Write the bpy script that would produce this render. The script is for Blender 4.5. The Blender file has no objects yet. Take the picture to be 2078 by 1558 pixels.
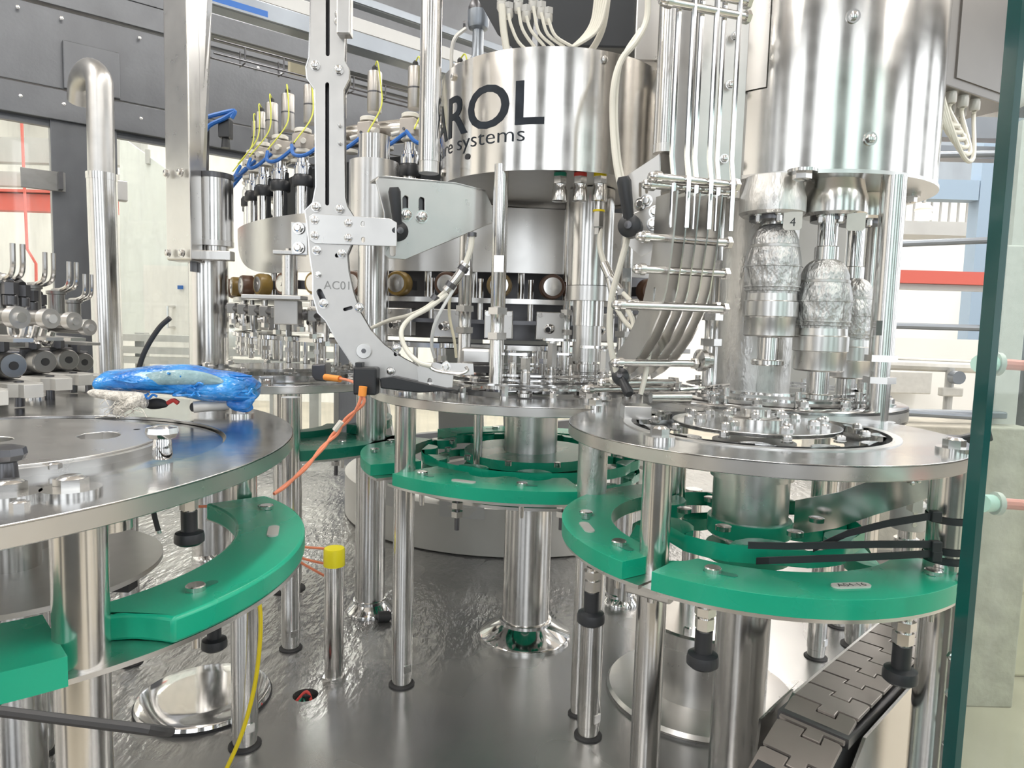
import bpy, bmesh, math, random
from math import sin, cos, pi, radians, sqrt, atan2, hypot
from mathutils import Vector, Matrix
from mathutils.geometry import tessellate_polygon
random.seed(7)
sc = bpy.context.scene
COL = sc.collection

# ------------------------------------------------------------------ camera
F, W, H, CZ = 1400.0, 2078.0, 1558.0, 0.60
PITCH, ROLL = radians(5.0), 0.028
_f = Vector((0, cos(PITCH), -sin(PITCH)))
_u0 = Vector((0, sin(PITCH), cos(PITCH)))
_r0 = Vector((1, 0, 0))
_u = _u0 * cos(ROLL) - _r0 * sin(ROLL)
_r = _r0 * cos(ROLL) + _u0 * sin(ROLL)
CAMP = Vector((0, 0, CZ))
cam_data = bpy.data.cameras.new('camera')
cam = bpy.data.objects.new('camera', cam_data)
COL.objects.link(cam)
cam_data.sensor_width = 36.0
cam_data.lens = F / W * 36.0
cam_data.clip_start = 0.01
cam.matrix_world = Matrix(((_r.x, _u.x, -_f.x, 0), (_r.y, _u.y, -_f.y, 0), (_r.z, _u.z, -_f.z, CZ), (0, 0, 0, 1)))
sc.camera = cam


def ray(px, py):
    return _f + _r * ((px - W / 2) / F) - _u * ((py - H / 2) / F)


def P(px, py, Y):                      # point seen at a pixel, Y metres away
    d = ray(px, py)
    return CAMP + d * (Y / d.y)


def PZ(px, py, z):                     # point seen at a pixel, at height z
    d = ray(px, py)
    return CAMP + d * ((z - CZ) / d.z)


# ------------------------------------------------------------------ light
world = bpy.data.worlds.new('world')
sc.world = world
world.use_nodes = True
bg = world.node_tree.nodes['Background']
bg.inputs[0].default_value = (0.93, 0.97, 1.0, 1)
bg.inputs[1].default_value = 2.3
sc.view_settings.view_transform = 'Standard'
sc.view_settings.look = 'None'
sc.view_settings.exposure = 0.12
sc.view_settings.gamma = 1.0
sc.view_settings.use_curve_mapping = False


def area(name, loc, sx, sy, power, rot=(0, 0, 0), color=(1, .97, .92)):
    l = bpy.data.lights.new(name, 'AREA')
    l.shape = 'RECTANGLE'; l.size = sx; l.size_y = sy; l.energy = power; l.color = color
    o = bpy.data.objects.new(name, l); o.location = loc; o.rotation_euler = rot
    COL.objects.link(o)
    return o


CEIL = 3.3
sc.cycles.max_bounces = 8
sc.cycles.diffuse_bounces = 3
sc.cycles.glossy_bounces = 5
sc.cycles.sample_clamp_indirect = 6.0
STRIPS = [(x, y) for x in (-4.4, -2.2, 0.1, 2.4, 4.4) for y in (-2.2, 0.9, 4.0, 6.6)]
for _x, _y in STRIPS:
    area('strip_light', (_x, _y, CEIL - .10), .24, 2.3, 42)

# ------------------------------------------------------------------ materials
MATS = {}


def mat(name, color, rough=.4, metal=0.0, noise=0.0, nscale=(60, 60, 60), bump=0.0, bscale=None, spec=.5, alpha=None,
        rvar=0.0, trans=0.0, coat=0.0, dark=None, emit=0.0, detail=3.0):
    m = bpy.data.materials.new(name); m.use_nodes = True
    nt = m.node_tree; b = nt.nodes['Principled BSDF']
    b.inputs['Base Color'].default_value = (*color, 1)
    b.inputs['Roughness'].default_value = rough
    b.inputs['Metallic'].default_value = metal
    b.inputs['Specular IOR Level'].default_value = spec
    b.inputs['Transmission Weight'].default_value = trans
    b.inputs['Coat Weight'].default_value = coat
    if emit:
        b.inputs['Emission Color'].default_value = (*color, 1); b.inputs['Emission Strength'].default_value = emit
    if noise or rvar or bump:
        tc = nt.nodes.new('ShaderNodeTexCoord'); mp = nt.nodes.new('ShaderNodeMapping')
        mp.inputs['Scale'].default_value = nscale
        nt.links.new(tc.outputs['Object'], mp.inputs[0])
        nz = nt.nodes.new('ShaderNodeTexNoise'); nz.inputs['Scale'].default_value = 1.0; nz.inputs['Detail'].default_value = detail
        nt.links.new(mp.outputs[0], nz.inputs['Vector'])
        if noise:
            cr = nt.nodes.new('ShaderNodeValToRGB')
            d = dark or tuple(c * (1 - noise) for c in color)
            cr.color_ramp.elements[0].position = .3; cr.color_ramp.elements[1].position = .7
            cr.color_ramp.elements[0].color = (*d, 1); cr.color_ramp.elements[1].color = (*color, 1)
            nt.links.new(nz.outputs['Fac'], cr.inputs[0]); nt.links.new(cr.outputs[0], b.inputs['Base Color'])
        if rvar:
            mr = nt.nodes.new('ShaderNodeMapRange')
            mr.inputs['From Min'].default_value = .3; mr.inputs['From Max'].default_value = .7
            mr.inputs['To Min'].default_value = max(.02, rough - rvar); mr.inputs['To Max'].default_value = rough + rvar
            nt.links.new(nz.outputs['Fac'], mr.inputs[0]); nt.links.new(mr.outputs[0], b.inputs['Roughness'])
        if bump:
            src = nz
            if bscale:
                mp2 = nt.nodes.new('ShaderNodeMapping'); mp2.inputs['Scale'].default_value = bscale
                nt.links.new(tc.outputs['Object'], mp2.inputs[0])
                src = nt.nodes.new('ShaderNodeTexNoise'); src.inputs['Scale'].default_value = 1.0
                src.inputs['Detail'].default_value = detail
                nt.links.new(mp2.outputs[0], src.inputs['Vector'])
            bn = nt.nodes.new('ShaderNodeBump'); bn.inputs['Strength'].default_value = bump; bn.inputs['Distance'].default_value = .01
            nt.links.new(src.outputs['Fac'], bn.inputs['Height']); nt.links.new(bn.outputs[0], b.inputs['Normal'])
    MATS[name] = m
    return m


mat('steel', (.72, .71, .695), .20, 1, noise=.05, nscale=(30, 30, 30), rvar=.02)
mat('chrome', (.80, .80, .80), .08, 1)
mat('brushed', (.70, .69, .675), .29, 1, noise=.05, nscale=(30, 30, 30), rvar=.02)
mat('drum_steel', (.80, .78, .75), .17, 1, noise=.08, nscale=(9, 9, 22), rvar=.03, bump=.02, bscale=(30, 30, 6))
mat('plate_top', (.54, .54, .54), .17, 1, noise=.15, nscale=(14, 14, 14), rvar=.05, bump=.02, bscale=(40, 40, 40))
mat('matte_steel', (.62, .61, .595), .38, 1, noise=.10, nscale=(25, 25, 25), rvar=.03)
mat('rough_cast', (.70, .70, .70), .42, .85, noise=.30, nscale=(90, 90, 40), bump=.8, bscale=(90, 90, 45))
mat('galvanized', (.74, .73, .71), .34, .9, noise=.22, nscale=(55, 55, 25), bump=.12, bscale=(160, 160, 60), rvar=.1)
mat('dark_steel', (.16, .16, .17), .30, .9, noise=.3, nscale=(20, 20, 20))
mat('wall_panel', (.165, .172, .185), .36, .70, noise=.20, nscale=(9, 9, 5), rvar=.06, bump=.04, bscale=(90, 90, 90))
mat('grey_paint', (.50, .50, .49), .42, .25, noise=.08, nscale=(8, 8, 8))
mat('base_paint', (.55, .54, .51), .40, .15, noise=.08, nscale=(12, 12, 12))
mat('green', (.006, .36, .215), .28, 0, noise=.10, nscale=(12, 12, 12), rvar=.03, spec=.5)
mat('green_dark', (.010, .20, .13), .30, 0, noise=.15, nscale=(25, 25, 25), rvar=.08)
mat('black_plastic', (.022, .024, .028), .38)
mat('black_rubber', (.03, .03, .032), .6)
mat('white_plastic', (.78, .75, .68), .45)
mat('cable_white', (.74, .72, .64), .42)
mat('cream', (.80, .74, .55), .5, noise=.05)
mat('block_grey', (.50, .46, .42), .5, .1, noise=.12, nscale=(50, 50, 50))
mat('light_grey', (.62, .61, .58), .42, .2, noise=.1, nscale=(50, 50, 50))
mat('tire_brown', (.13, .065, .038), .32, 0, noise=.25, nscale=(40, 40, 40))
mat('tire_yellow', (.27, .175, .045), .32, 0, noise=.25, nscale=(40, 40, 40))
mat('yellow', (.93, .82, .02), .4)
mat('cable_yellow', (.85, .66, .01), .4)
mat('wire_yellowgreen', (.62, .64, .08), .45)
mat('cable_orange', (.90, .30, .17), .45)
mat('plug_orange', (.95, .34, .06), .45)
mat('tube_blue', (.02, .13, .45), .35)
mat('blue_film', (.008, .13, .52), .16, 0, noise=.5, nscale=(22, 22, 40), bump=.7, bscale=(50, 50, 110), coat=.3, dark=(.03, .30, .72))
mat('rag', (.80, .76, .69), .9, 0, noise=.35, nscale=(120, 120, 120), bump=.9, bscale=(170, 170, 170))
mat('link', (.30, .265, .245), .30, .30, noise=.10, nscale=(25, 25, 25))
mat('sensor_steel', (.46, .44, .415), .36, .9, noise=.12, nscale=(50, 50, 50))
mat('box_steel', (.30, .285, .27), .33, .9, noise=.15, nscale=(6, 6, 6))
mat('gunmetal', (.30, .295, .285), .32, .9, noise=.15, nscale=(40, 40, 40))
mat('cabinet_dark', (.028, .032, .038), .5, 0, noise=.2, nscale=(6, 6, 6))
mat('red', (.62, .06, .05), .5)
mat('pink_hose', (.85, .30, .26), .45)
mat('hall_wall', (.88, .87, .84), .75, 0, noise=.06, nscale=(1.2, 1.2, 1.2))
mat('hall_ceiling', (.84, .80, .78), .8, 0, noise=.04, nscale=(2, 2, 2))
mat('hall_floor', (.50, .45, .36), .35, 0, noise=.25, nscale=(3, 3, 3))
mat('hall_pier', (.07, .075, .08), .6, 0, noise=.1, nscale=(3, 3, 3))
mat('bluegrey_metal', (.30, .33, .37), .35, .6, noise=.2, nscale=(8, 8, 8))
mat('blue_paint', (.30, .40, .52), .5)
mat('red_paint', (.62, .13, .10), .5)
mat('beige_crate', (.62, .57, .44), .6, 0, noise=.1, nscale=(20, 20, 20))
mat('beige_concrete', (.50, .47, .40), .8, 0, noise=.3, nscale=(14, 14, 14), bump=.2, bscale=(60, 60, 60))
mat('print_dark', (.022, .03, .042), .5, 0, noise=.4, nscale=(60, 60, 60), spec=.25)
mat('tube_glow', (1, .97, .92), .5, emit=14.0)
mat('clear_plastic', (.85, .87, .86), .15, 0, spec=.6)
mat('glass_edge', (.010, .085, .080), .12, 0, spec=.6, noise=.5, nscale=(1, 1, 7))


def glass_mat(name, tint, refl=.08, dirt=.0):
    m = bpy.data.materials.new(name); m.use_nodes = True; nt = m.node_tree
    for n in list(nt.nodes):
        if n.type == 'BSDF_PRINCIPLED': nt.nodes.remove(n)
    out = nt.nodes['Material Output']
    tr = nt.nodes.new('ShaderNodeBsdfTransparent'); tr.inputs[0].default_value = (*tint, 1)
    gl = nt.nodes.new('ShaderNodeBsdfGlossy'); gl.inputs['Roughness'].default_value = .03
    lw = nt.nodes.new('ShaderNodeLayerWeight'); lw.inputs[0].default_value = .5
    pw = nt.nodes.new('ShaderNodeMath'); pw.operation = 'POWER'; pw.inputs[1].default_value = 5.0
    nt.links.new(lw.outputs['Facing'], pw.inputs[0])
    fr = nt.nodes.new('ShaderNodeMath'); fr.operation = 'MULTIPLY_ADD'; fr.inputs[1].default_value = .85; fr.inputs[2].default_value = .035
    nt.links.new(pw.outputs[0], fr.inputs[0])
    mx = nt.nodes.new('ShaderNodeMixShader')
    nt.links.new(fr.outputs[0], mx.inputs[0]); nt.links.new(tr.outputs[0], mx.inputs[1]); nt.links.new(gl.outputs[0], mx.inputs[2])
    last = mx
    if dirt:                            # dried splashes and streaks on the pane
        df = nt.nodes.new('ShaderNodeBsdfDiffuse'); df.inputs[0].default_value = (.8, .8, .78, 1)
        tc = nt.nodes.new('ShaderNodeTexCoord'); mp = nt.nodes.new('ShaderNodeMapping'); mp.inputs['Scale'].default_value = (28, 28, 5)
        nz = nt.nodes.new('ShaderNodeTexNoise'); nz.inputs['Scale'].default_value = 1; nz.inputs['Detail'].default_value = 6
        mr = nt.nodes.new('ShaderNodeMapRange'); mr.inputs['From Min'].default_value = .45; mr.inputs['From Max'].default_value = .75
        mr.inputs['To Max'].default_value = dirt
        nt.links.new(tc.outputs['Object'], mp.inputs[0]); nt.links.new(mp.outputs[0], nz.inputs['Vector']); nt.links.new(nz.outputs['Fac'], mr.inputs[0])
        m2 = nt.nodes.new('ShaderNodeMixShader')
        nt.links.new(mr.outputs[0], m2.inputs[0]); nt.links.new(mx.outputs[0], m2.inputs[1]); nt.links.new(df.outputs[0], m2.inputs[2])
        last = m2
    nt.links.new(last.outputs[0], out.inputs[0])
    MATS[name] = m


glass_mat('window_glass', (.96, .98, .97), dirt=.14)
glass_mat('door_glass', (.86, .93, .91), dirt=.12)


def wet_floor():
    m = bpy.data.materials.new('wet_plate'); m.use_nodes = True; nt = m.node_tree; b = nt.nodes['Principled BSDF']
    b.inputs['Metallic'].default_value = .8
    tc = nt.nodes.new('ShaderNodeTexCoord')

    def noise(scale, detail=2.0):
        mp = nt.nodes.new('ShaderNodeMapping'); mp.inputs['Scale'].default_value = scale
        n = nt.nodes.new('ShaderNodeTexNoise'); n.inputs['Scale'].default_value = 1; n.inputs['Detail'].default_value = detail
        nt.links.new(tc.outputs['Object'], mp.inputs[0]); nt.links.new(mp.outputs[0], n.inputs['Vector'])
        return n
    big = noise((3.2, 3.2, 3.2)); rip = noise((60, 24, 40), 3.0)
    cr = nt.nodes.new('ShaderNodeValToRGB')
    cr.color_ramp.elements[0].position = .35; cr.color_ramp.elements[0].color = (.33, .33, .335, 1)
    cr.color_ramp.elements[1].position = .65; cr.color_ramp.elements[1].color = (.44, .435, .425, 1)
    nt.links.new(big.outputs['Fac'], cr.inputs[0]); nt.links.new(cr.outputs[0], b.inputs['Base Color'])
    mr = nt.nodes.new('ShaderNodeMapRange')
    mr.inputs['From Min'].default_value = .30; mr.inputs['From Max'].default_value = .70
    mr.inputs['To Min'].default_value = .16; mr.inputs['To Max'].default_value = .34
    nt.links.new(big.outputs['Fac'], mr.inputs[0]); nt.links.new(mr.outputs[0], b.inputs['Roughness'])
    # ripples of standing water: in the pools behind, not on the front of the plate
    sx = nt.nodes.new('ShaderNodeSeparateXYZ'); nt.links.new(tc.outputs['Object'], sx.inputs[0])
    m1 = nt.nodes.new('ShaderNodeMath'); m1.operation = 'MULTIPLY_ADD'
    nt.links.new(sx.outputs['X'], m1.inputs[0]); m1.inputs[1].default_value = -.75
    nt.links.new(sx.outputs['Y'], m1.inputs[2])
    mm = nt.nodes.new('ShaderNodeMapRange'); mm.inputs['From Min'].default_value = 1.18; mm.inputs['From Max'].default_value = 1.45
    mm.inputs['To Min'].default_value = .03; mm.inputs['To Max'].default_value = .75
    nt.links.new(m1.outputs[0], mm.inputs[0])
    bn = nt.nodes.new('ShaderNodeBump'); bn.inputs['Distance'].default_value = .008
    nt.links.new(mm.outputs[0], bn.inputs['Strength']); nt.links.new(rip.outputs['Fac'], bn.inputs['Height'])
    nt.links.new(bn.outputs[0], b.inputs['Normal'])
    MATS['wet_plate'] = m


wet_floor()

# ------------------------------------------------------------------ mesh helpers
ZUP = Vector((0, 0, 1))
ORG = {}


def V(*a):
    return Vector(a)


def frame(n):
    n = n.normalized()
    a = Vector((0, 0, 1)) if abs(n.z) < .9 else Vector((1, 0, 0))
    u = a.cross(n).normalized()
    return u, n.cross(u)


class MB:
    def __init__(s):
        s.v = []; s.f = []

    def add(s, vs, fs):
        k = len(s.v); s.v += [Vector(x) for x in vs]; s.f += [tuple(i + k for i in f) for f in fs]
        return s

    def box(s, c, size, X=(1, 0, 0), Y=(0, 1, 0), Z=(0, 0, 1)):
        c = Vector(c); X, Y, Z = Vector(X) * size[0] / 2, Vector(Y) * size[1] / 2, Vector(Z) * size[2] / 2
        vs = [c + X * i + Y * j + Z * k for k in (-1, 1) for j in (-1, 1) for i in (-1, 1)]
        return s.add(vs, [(0, 2, 3, 1), (4, 5, 7, 6), (0, 1, 5, 4), (2, 6, 7, 3), (0, 4, 6, 2), (1, 3, 7, 5)])

    def rings(s, cs, rs, us, ws, seg, cap=True, ph=0.0):
        vs = []; fs = []
        for c, r, u, w in zip(cs, rs, us, ws):
            for i in range(seg):
                a = ph + 2 * pi * i / seg
                vs.append(c + (u * cos(a) + w * sin(a)) * r)
        n = len(cs)
        for k in range(n - 1):
            for i in range(seg):
                j = (i + 1) % seg
                fs.append((k * seg + i, k * seg + j, (k + 1) * seg + j, (k + 1) * seg + i))
        if cap:
            fs.append(tuple(reversed(range(seg)))); fs.append(tuple((n - 1) * seg + i for i in range(seg)))
        return s.add(vs, fs)

    def cyl(s, a, b, r, r2=None, seg=24, ph=0.0):
        a, b = Vector(a), Vector(b); u, w = frame(b - a)
        return s.rings([a, b], [r, r if r2 is None else r2], [u, u], [w, w], seg, ph=ph)

    def lathe(s, prof, c=(0, 0, 0), axis=(0, 0, 1), seg=32, cap=True, ph=0.0):
        c = Vector(c); ax = Vector(axis).normalized()
        u, w = (Vector((1, 0, 0)), Vector((0, 1, 0))) if ax.z > .999 else frame(ax)
        n = len(prof)
        return s.rings([c + ax * z for r, z in prof], [max(r, 1e-5) for r, z in prof], [u] * n, [w] * n, seg, cap, ph)

    def hexa(s, a, b, r):
        return s.cyl(a, b, r, seg=6)

    def tube(s, pts, r, seg=8, smooth=True, sub=5):
        pts = [Vector(p) for p in pts]
        if smooth and len(pts) > 2:
            q = [pts[0] * 2 - pts[1]] + pts + [pts[-1] * 2 - pts[-2]]
            o = []
            for i in range(1, len(q) - 2):
                for k in range(sub):
                    t = k / sub; a, b, c, d = q[i - 1:i + 3]
                    o.append(.5 * (2 * b + (c - a) * t + (2 * a - 5 * b + 4 * c - d) * t * t + (3 * b - a - 3 * c + d) * t ** 3))
            pts = o + [pts[-1]]
        us = []; ws = []
        u = None
        for i in range(len(pts)):
            t = (pts[min(i + 1, len(pts) - 1)] - pts[max(i - 1, 0)]).normalized()
            if u is None:
                u, w = frame(t)
            else:
                u = (u - t * u.dot(t)); u = u.normalized() if u.length > 1e-6 else frame(t)[0]
                w = t.cross(u)
            us.append(u.copy()); ws.append(w.copy())
        return s.rings(pts, [r] * len(pts), us, ws, seg)

    def strip(s, pts, width, thick, up):
        """a flat band following pts; width along up, thickness across"""
        pts = [Vector(p) for p in pts]; vs = []; fs = []
        for i in range(len(pts)):
            t = (pts[min(i + 1, len(pts) - 1)] - pts[max(i - 1, 0)]).normalized()
            n = t.cross(Vector(up)).normalized(); wv = Vector(up).normalized()
            for a, b in ((-1, -1), (1, -1), (1, 1), (-1, 1)):
                vs.append(pts[i] + wv * (a * width / 2) + n * (b * thick / 2))
        for k in range(len(pts) - 1):
            for i in range(4):
                j = (i + 1) % 4
                fs.append((k * 4 + i, k * 4 + j, k * 4 + 4 + j, k * 4 + 4 + i))
        fs.append((3, 2, 1, 0)); m = (len(pts) - 1) * 4; fs.append((m, m + 1, m + 2, m + 3))
        return s.add(vs, fs)

    def plate(s, outer, holes=(), O=(0, 0, 0), U=(1, 0, 0), Vv=(0, 1, 0), N=(0, 0, 1), t=.01):
        """flat plate with holes; outline in (u, v), thickness t along N"""
        O, U, Vv, N = Vector(O), Vector(U), Vector(Vv), Vector(N)
        loops = [outer] + list(holes)
        flat = [q for l in loops for q in l]
        tris = tessellate_polygon([[Vector((a, b, 0)) for a, b in l] for l in loops])
        vs = [O + U * a + Vv * b for a, b in flat]; n = len(vs)
        vs += [v + N * t for v in vs]
        fs = []
        for a, b, c in tris:
            fs.append((a, b, c)); fs.append((c + n, b + n, a + n))
        k = 0
        for l in loops:
            m = len(l)
            for i in range(m):
                j = (i + 1) % m
                fs.append((k + i, k + j, k + j + n, k + i + n))
            k += m
        return s.add(vs, fs)

    def build(s, name, material, parent=None, smooth=35, bevel=0.0):
        off = ORG[parent.name] if parent else Vector((0, 0, 0))
        me = bpy.data.meshes.new(name)
        me.from_pydata([v - off for v in s.v], [], s.f)
        bm = bmesh.new(); bm.from_mesh(me); bmesh.ops.recalc_face_normals(bm, faces=bm.faces); bm.to_mesh(me); bm.free()
        if smooth:
            for p in me.polygons: p.use_smooth = True
            me.set_sharp_from_angle(angle=radians(smooth))
        me.materials.append(MATS[material] if isinstance(material, str) else material)
        o = bpy.data.objects.new(name, me); COL.objects.link(o)
        if parent: o.parent = parent
        ORG[o.name] = off
        if bevel:
            b = o.modifiers.new('bevel', 'BEVEL'); b.width = bevel; b.segments = 2; b.limit_method = 'ANGLE'; b.angle_limit = radians(50)
        return o


def thing(name, label, cat, loc=(0, 0, 0), group=None):
    o = bpy.data.objects.new(name, None); COL.objects.link(o); o.location = loc
    o.empty_display_size = .02
    o['label'] = label; o['category'] = cat
    if group: o['group'] = group
    ORG[o.name] = Vector(loc)
    return o


def tag(o, label, cat, group=None):
    o['label'] = label; o['category'] = cat
    if group: o['group'] = group
    return o


def struct(o, label=None):
    o['kind'] = 'structure'
    if label: o['label'] = label
    return o


def copy_tree(root, loc, rotz, label):
    """a copy of a thing with copies of its parts and sub-parts"""
    def cp(o, par):
        c = o.copy(); COL.objects.link(c); c.parent = par
        for ch in list(o.children): cp(ch, c)
        return c
    kids = list(root.children)
    r = root.copy(); COL.objects.link(r); r.location = loc; r.rotation_euler = (0, 0, rotz); r['label'] = label
    for ch in kids: cp(ch, r)
    return r


def arc(r, a0, a1, n, c=(0, 0)):
    return [(c[0] + r * cos(radians(a0 + (a1 - a0) * i / n)), c[1] + r * sin(radians(a0 + (a1 - a0) * i / n))) for i in range(n + 1)]


def circle(r, n, c=(0, 0)):
    return [(c[0] + r * cos(2 * pi * i / n), c[1] + r * sin(2 * pi * i / n)) for i in range(n)]


def slot(cx, cy, w, h, n=6):
    """rounded vertical slot outline"""
    r = w / 2; d = h / 2 - r
    return arc(r, 0, 180, n, (cx, cy + d)) + arc(r, 180, 360, n, (cx, cy - d))


ORD = ['first', 'second', 'third', 'fourth', 'fifth', 'sixth', 'seventh', 'eighth', 'ninth', 'tenth', 'eleventh', 'twelfth',
       'thirteenth', 'fourteenth', 'fifteenth', 'sixteenth', 'seventeenth', 'eighteenth', 'nineteenth', 'twentieth']


def text_mesh(body, size, offset=0.0):
    cu = bpy.data.curves.new('lettering', 'FONT'); cu.body = body; cu.size = size; cu.resolution_u = 4; cu.offset = offset
    o = bpy.data.objects.new('lettering', cu); COL.objects.link(o)
    dg = bpy.context.evaluated_depsgraph_get()
    me = bpy.data.meshes.new_from_object(o.evaluated_get(dg))
    vs = [v.co.copy() for v in me.vertices]; fs = [tuple(p.vertices) for p in me.polygons]
    bm = bmesh.new(); bm.from_mesh(me)
    x0, x1 = min(v.x for v in vs), max(v.x for v in vs)
    for i in range(1, 60):                  # slice so the lettering can follow a curved wall
        bmesh.ops.bisect_plane(bm, geom=bm.verts[:] + bm.edges[:] + bm.faces[:], plane_co=(x0 + (x1 - x0) * i / 60, 0, 0), plane_no=(1, 0, 0))
    bmesh.ops.triangulate(bm, faces=bm.faces[:])
    bm.verts.index_update()
    vs = [v.co.copy() for v in bm.verts]; fs = [tuple(v.index for v in f.verts) for f in bm.faces]; bm.free()
    bpy.data.objects.remove(o); bpy.data.curves.remove(cu); bpy.data.meshes.remove(me)
    return vs, fs


def hex_bolt(parent, p, n=(0, 0, 1), r=.0095, h=.007, washer=None, wh=.003, m='steel', name='bolt'):
    """bolt head with an optional washer underneath, standing on p along n"""
    p = Vector(p); n = Vector(n).normalized()
    b = MB()
    z0 = wh if washer else 0
    b.hexa(p + n * z0, p + n * (z0 + h * .8), r); b.cyl(p + n * (z0 + h * .8), p + n * (z0 + h), r * .85, r * .6, seg=12)
    o = b.build(name, m, parent)
    if washer:
        MB().cyl(p, p + n * wh, washer, seg=24).build('washer', m, o)
    return o
# ================================================================== the hall and the enclosure
HX0, HX1, HY0, HY1, HZ0 = -6.0, 6.0, -3.6, 8.6, -0.45
struct(MB().box((0, 2.5, HZ0 - .05), (12.2, 12.4, .1)).build('hall_floor', 'hall_floor', smooth=0), 'beige hall floor outside the machine')
struct(MB().box((0, 2.5, CEIL + .05), (12.2, 12.4, .1)).build('ceiling', 'hall_ceiling', smooth=0), 'pale hall ceiling')
zc, zh = (HZ0 + CEIL) / 2, CEIL - HZ0
struct(MB().box((HX0 - .05, 2.5, zc), (.1, 12.4, zh)).build('wall_left', 'hall_wall', smooth=0))
struct(MB().box((0, HY1 + .05, zc), (12.2, .1, zh)).build('wall_back', 'hall_wall', smooth=0))
wr = MB()                                # right and rear walls: tall windows and dark piers, shaped for streaky reflections
for i in range(6):
    y = HY0 + .35 + i * 2.35
    wr.box((HX1 + .05, y, zc), (.3, .7, zh))
wr.box((HX1 + .05, 2.5, HZ0 + .35), (.1, 12.4, .7)); wr.box((HX1 + .05, 2.5, CEIL - .2), (.1, 12.4, .4))
struct(wr.build('wall_right', 'hall_pier', smooth=0))
wf = MB()
for i in range(6):
    wf.box((HX0 + .4 + i * 2.24, HY0 - .05, zc), (.8, .3, zh))
wf.box((0, HY0 - .05, HZ0 + .3), (12.2, .1, .6)); wf.box((0, HY0 - .05, CEIL - .2), (12.2, .1, .4))
struct(wf.build('wall_front', 'hall_pier', smooth=0))
for k, (x, y) in enumerate(STRIPS):      # fluorescent fittings under the ceiling
    if y < 3: continue
    t = thing('ceiling_light', f'long fluorescent ceiling fitting, {ORD[k % 20]} of the hall grid', 'light', (x, y, CEIL), 'fluorescent fittings under the hall ceiling')
    MB().box((x, y, CEIL - .03), (.3, 2.4, .06)).build('housing', 'white_plastic', t)
    MB().cyl((x, y - 1.15, CEIL - .08), (x, y + 1.15, CEIL - .08), .018, seg=10).build('tube', 'tube_glow', t)

# unseen dark bars added around the camera to streak the steel's reflections
fr_ = MB()
for x, y, w in ((-1.05, -.30, .14), (1.20, -.45, .14), (-1.9, .5, .12), (2.3, .4, .14)):
    fr_.box((x, y, .80), (w, w, 2.4))
fr_.box((.1, -.36, 1.98), (2.5, .10, .16)); fr_.box((-.2, -1.3, -.1), (2.2, .06, .7))
struct(fr_.build('wall_reflection_bars', 'hall_pier', smooth=0), 'unseen dark bars added to streak the metal reflections')

# wet machine plate
pl = [(-2.2, .15), (.50, .15), (.60, .92), (.66, 1.0), (1.18, 1.80), (1.35, 2.2), (1.35, 3.3), (-1.0, 3.3), (-2.2, 2.2)]
hole_c = PZ(620, 1410, 0)
struct(MB().plate(pl, [circle(.020, 20, (hole_c.x, hole_c.y))], O=(0, 0, -.02), t=.02).build('floor', 'wet_plate', smooth=0), 'wet grey stainless floor plate of the machine')
struct(MB().box((hole_c.x, hole_c.y, -.035), (.06, .06, .02)).build('floor_pit', 'black_rubber', smooth=0))

# left enclosure wall: stainless panels above big windows, receding to the right
WP, WD = V(-1.707, 2.3, 0), V(.774, .633, 0).normalized()
WN = V(WD.y, -WD.x, 0)                   # faces the camera side


def wall_s(px, z=.9):
    # parameter along the wall where it is seen at pixel column px
    best = None
    for i in range(-300, 700):
        q = WP + WD * (i * .005) + ZUP * z - CAMP
        c = q.dot(_f)
        if c < .1: continue
        e = abs(W / 2 + F * q.dot(_r) / c - px)
        if best is None or e < best[0]: best = (e, i * .005)
    return best[1]


def wall_box(s0, s1, z0, z1, d0, d1):
    c = WP + WD * ((s0 + s1) / 2) + WN * ((d0 + d1) / 2) + ZUP * ((z0 + z1) / 2)
    return c, (s1 - s0, d1 - d0, z1 - z0), WD, WN, ZUP


S0, S1 = -1.4, 3.1
enc = MB(); enc.box(*wall_box(S0, S1, .0, .05, -.04, .0))
encl = struct(enc.build('wall_enclosure', 'wall_panel', smooth=0), 'grey stainless enclosure wall with big windows')
for z0, z1, d in ((1.245, 1.345, .012), (1.352, 1.61, .0), (1.618, 1.70, .010), (1.705, 2.5, .0)):
    MB().box(*wall_box(S0, S1, z0, z1, -.04, d)).build('panel', 'wall_panel', encl, smooth=0, bevel=.002)
sA, sB = wall_s(109), wall_s(242)
MB().box(*wall_box(sA, sB, 0, 1.30, -.06, -.004)).build('pillar', 'wall_panel', encl, smooth=0, bevel=.003)
sC, sD = wall_s(690), wall_s(790)
MB().box(*wall_box(sC, sD, 0, 1.30, -.06, -.004)).build('pillar', 'wall_panel', encl, smooth=0, bevel=.003)
for s in (wall_s(40, 1.3), wall_s(130, 1.3), wall_s(285, 1.3), wall_s(520, 1.5), wall_s(570, 1.6)):
    for z in (1.30, 1.58):
        hex_bolt(encl, WP + WD * s + WN * .012 + ZUP * z, WN, .006, .004, name='screw')
for px in (122, 205):
    q = WP + WD * wall_s(px, 1.4) + ZUP * 1.45
    if px == 122:
        MB().box(q + WD * .09 + WN * .012 + ZUP * -.02, (.17, .02, .16), WD, WN, ZUP).build('bracket_plate', 'wall_panel', encl, smooth=0, bevel=.004)
for n, (a, b) in enumerate(((S0, sA), (sB, sC), (sD, S1))):
    w = MB(); w.box(*wall_box(a, b, .05, 1.245, -.035, -.027))
    o = struct(w.build('window_%d' % (n + 1), 'window_glass', smooth=0), 'splashed enclosure window pane')
    MB().box(*wall_box(a, b, 1.225, 1.245, -.045, -.02)).build('window_frame', 'wall_panel', o, smooth=0)
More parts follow.
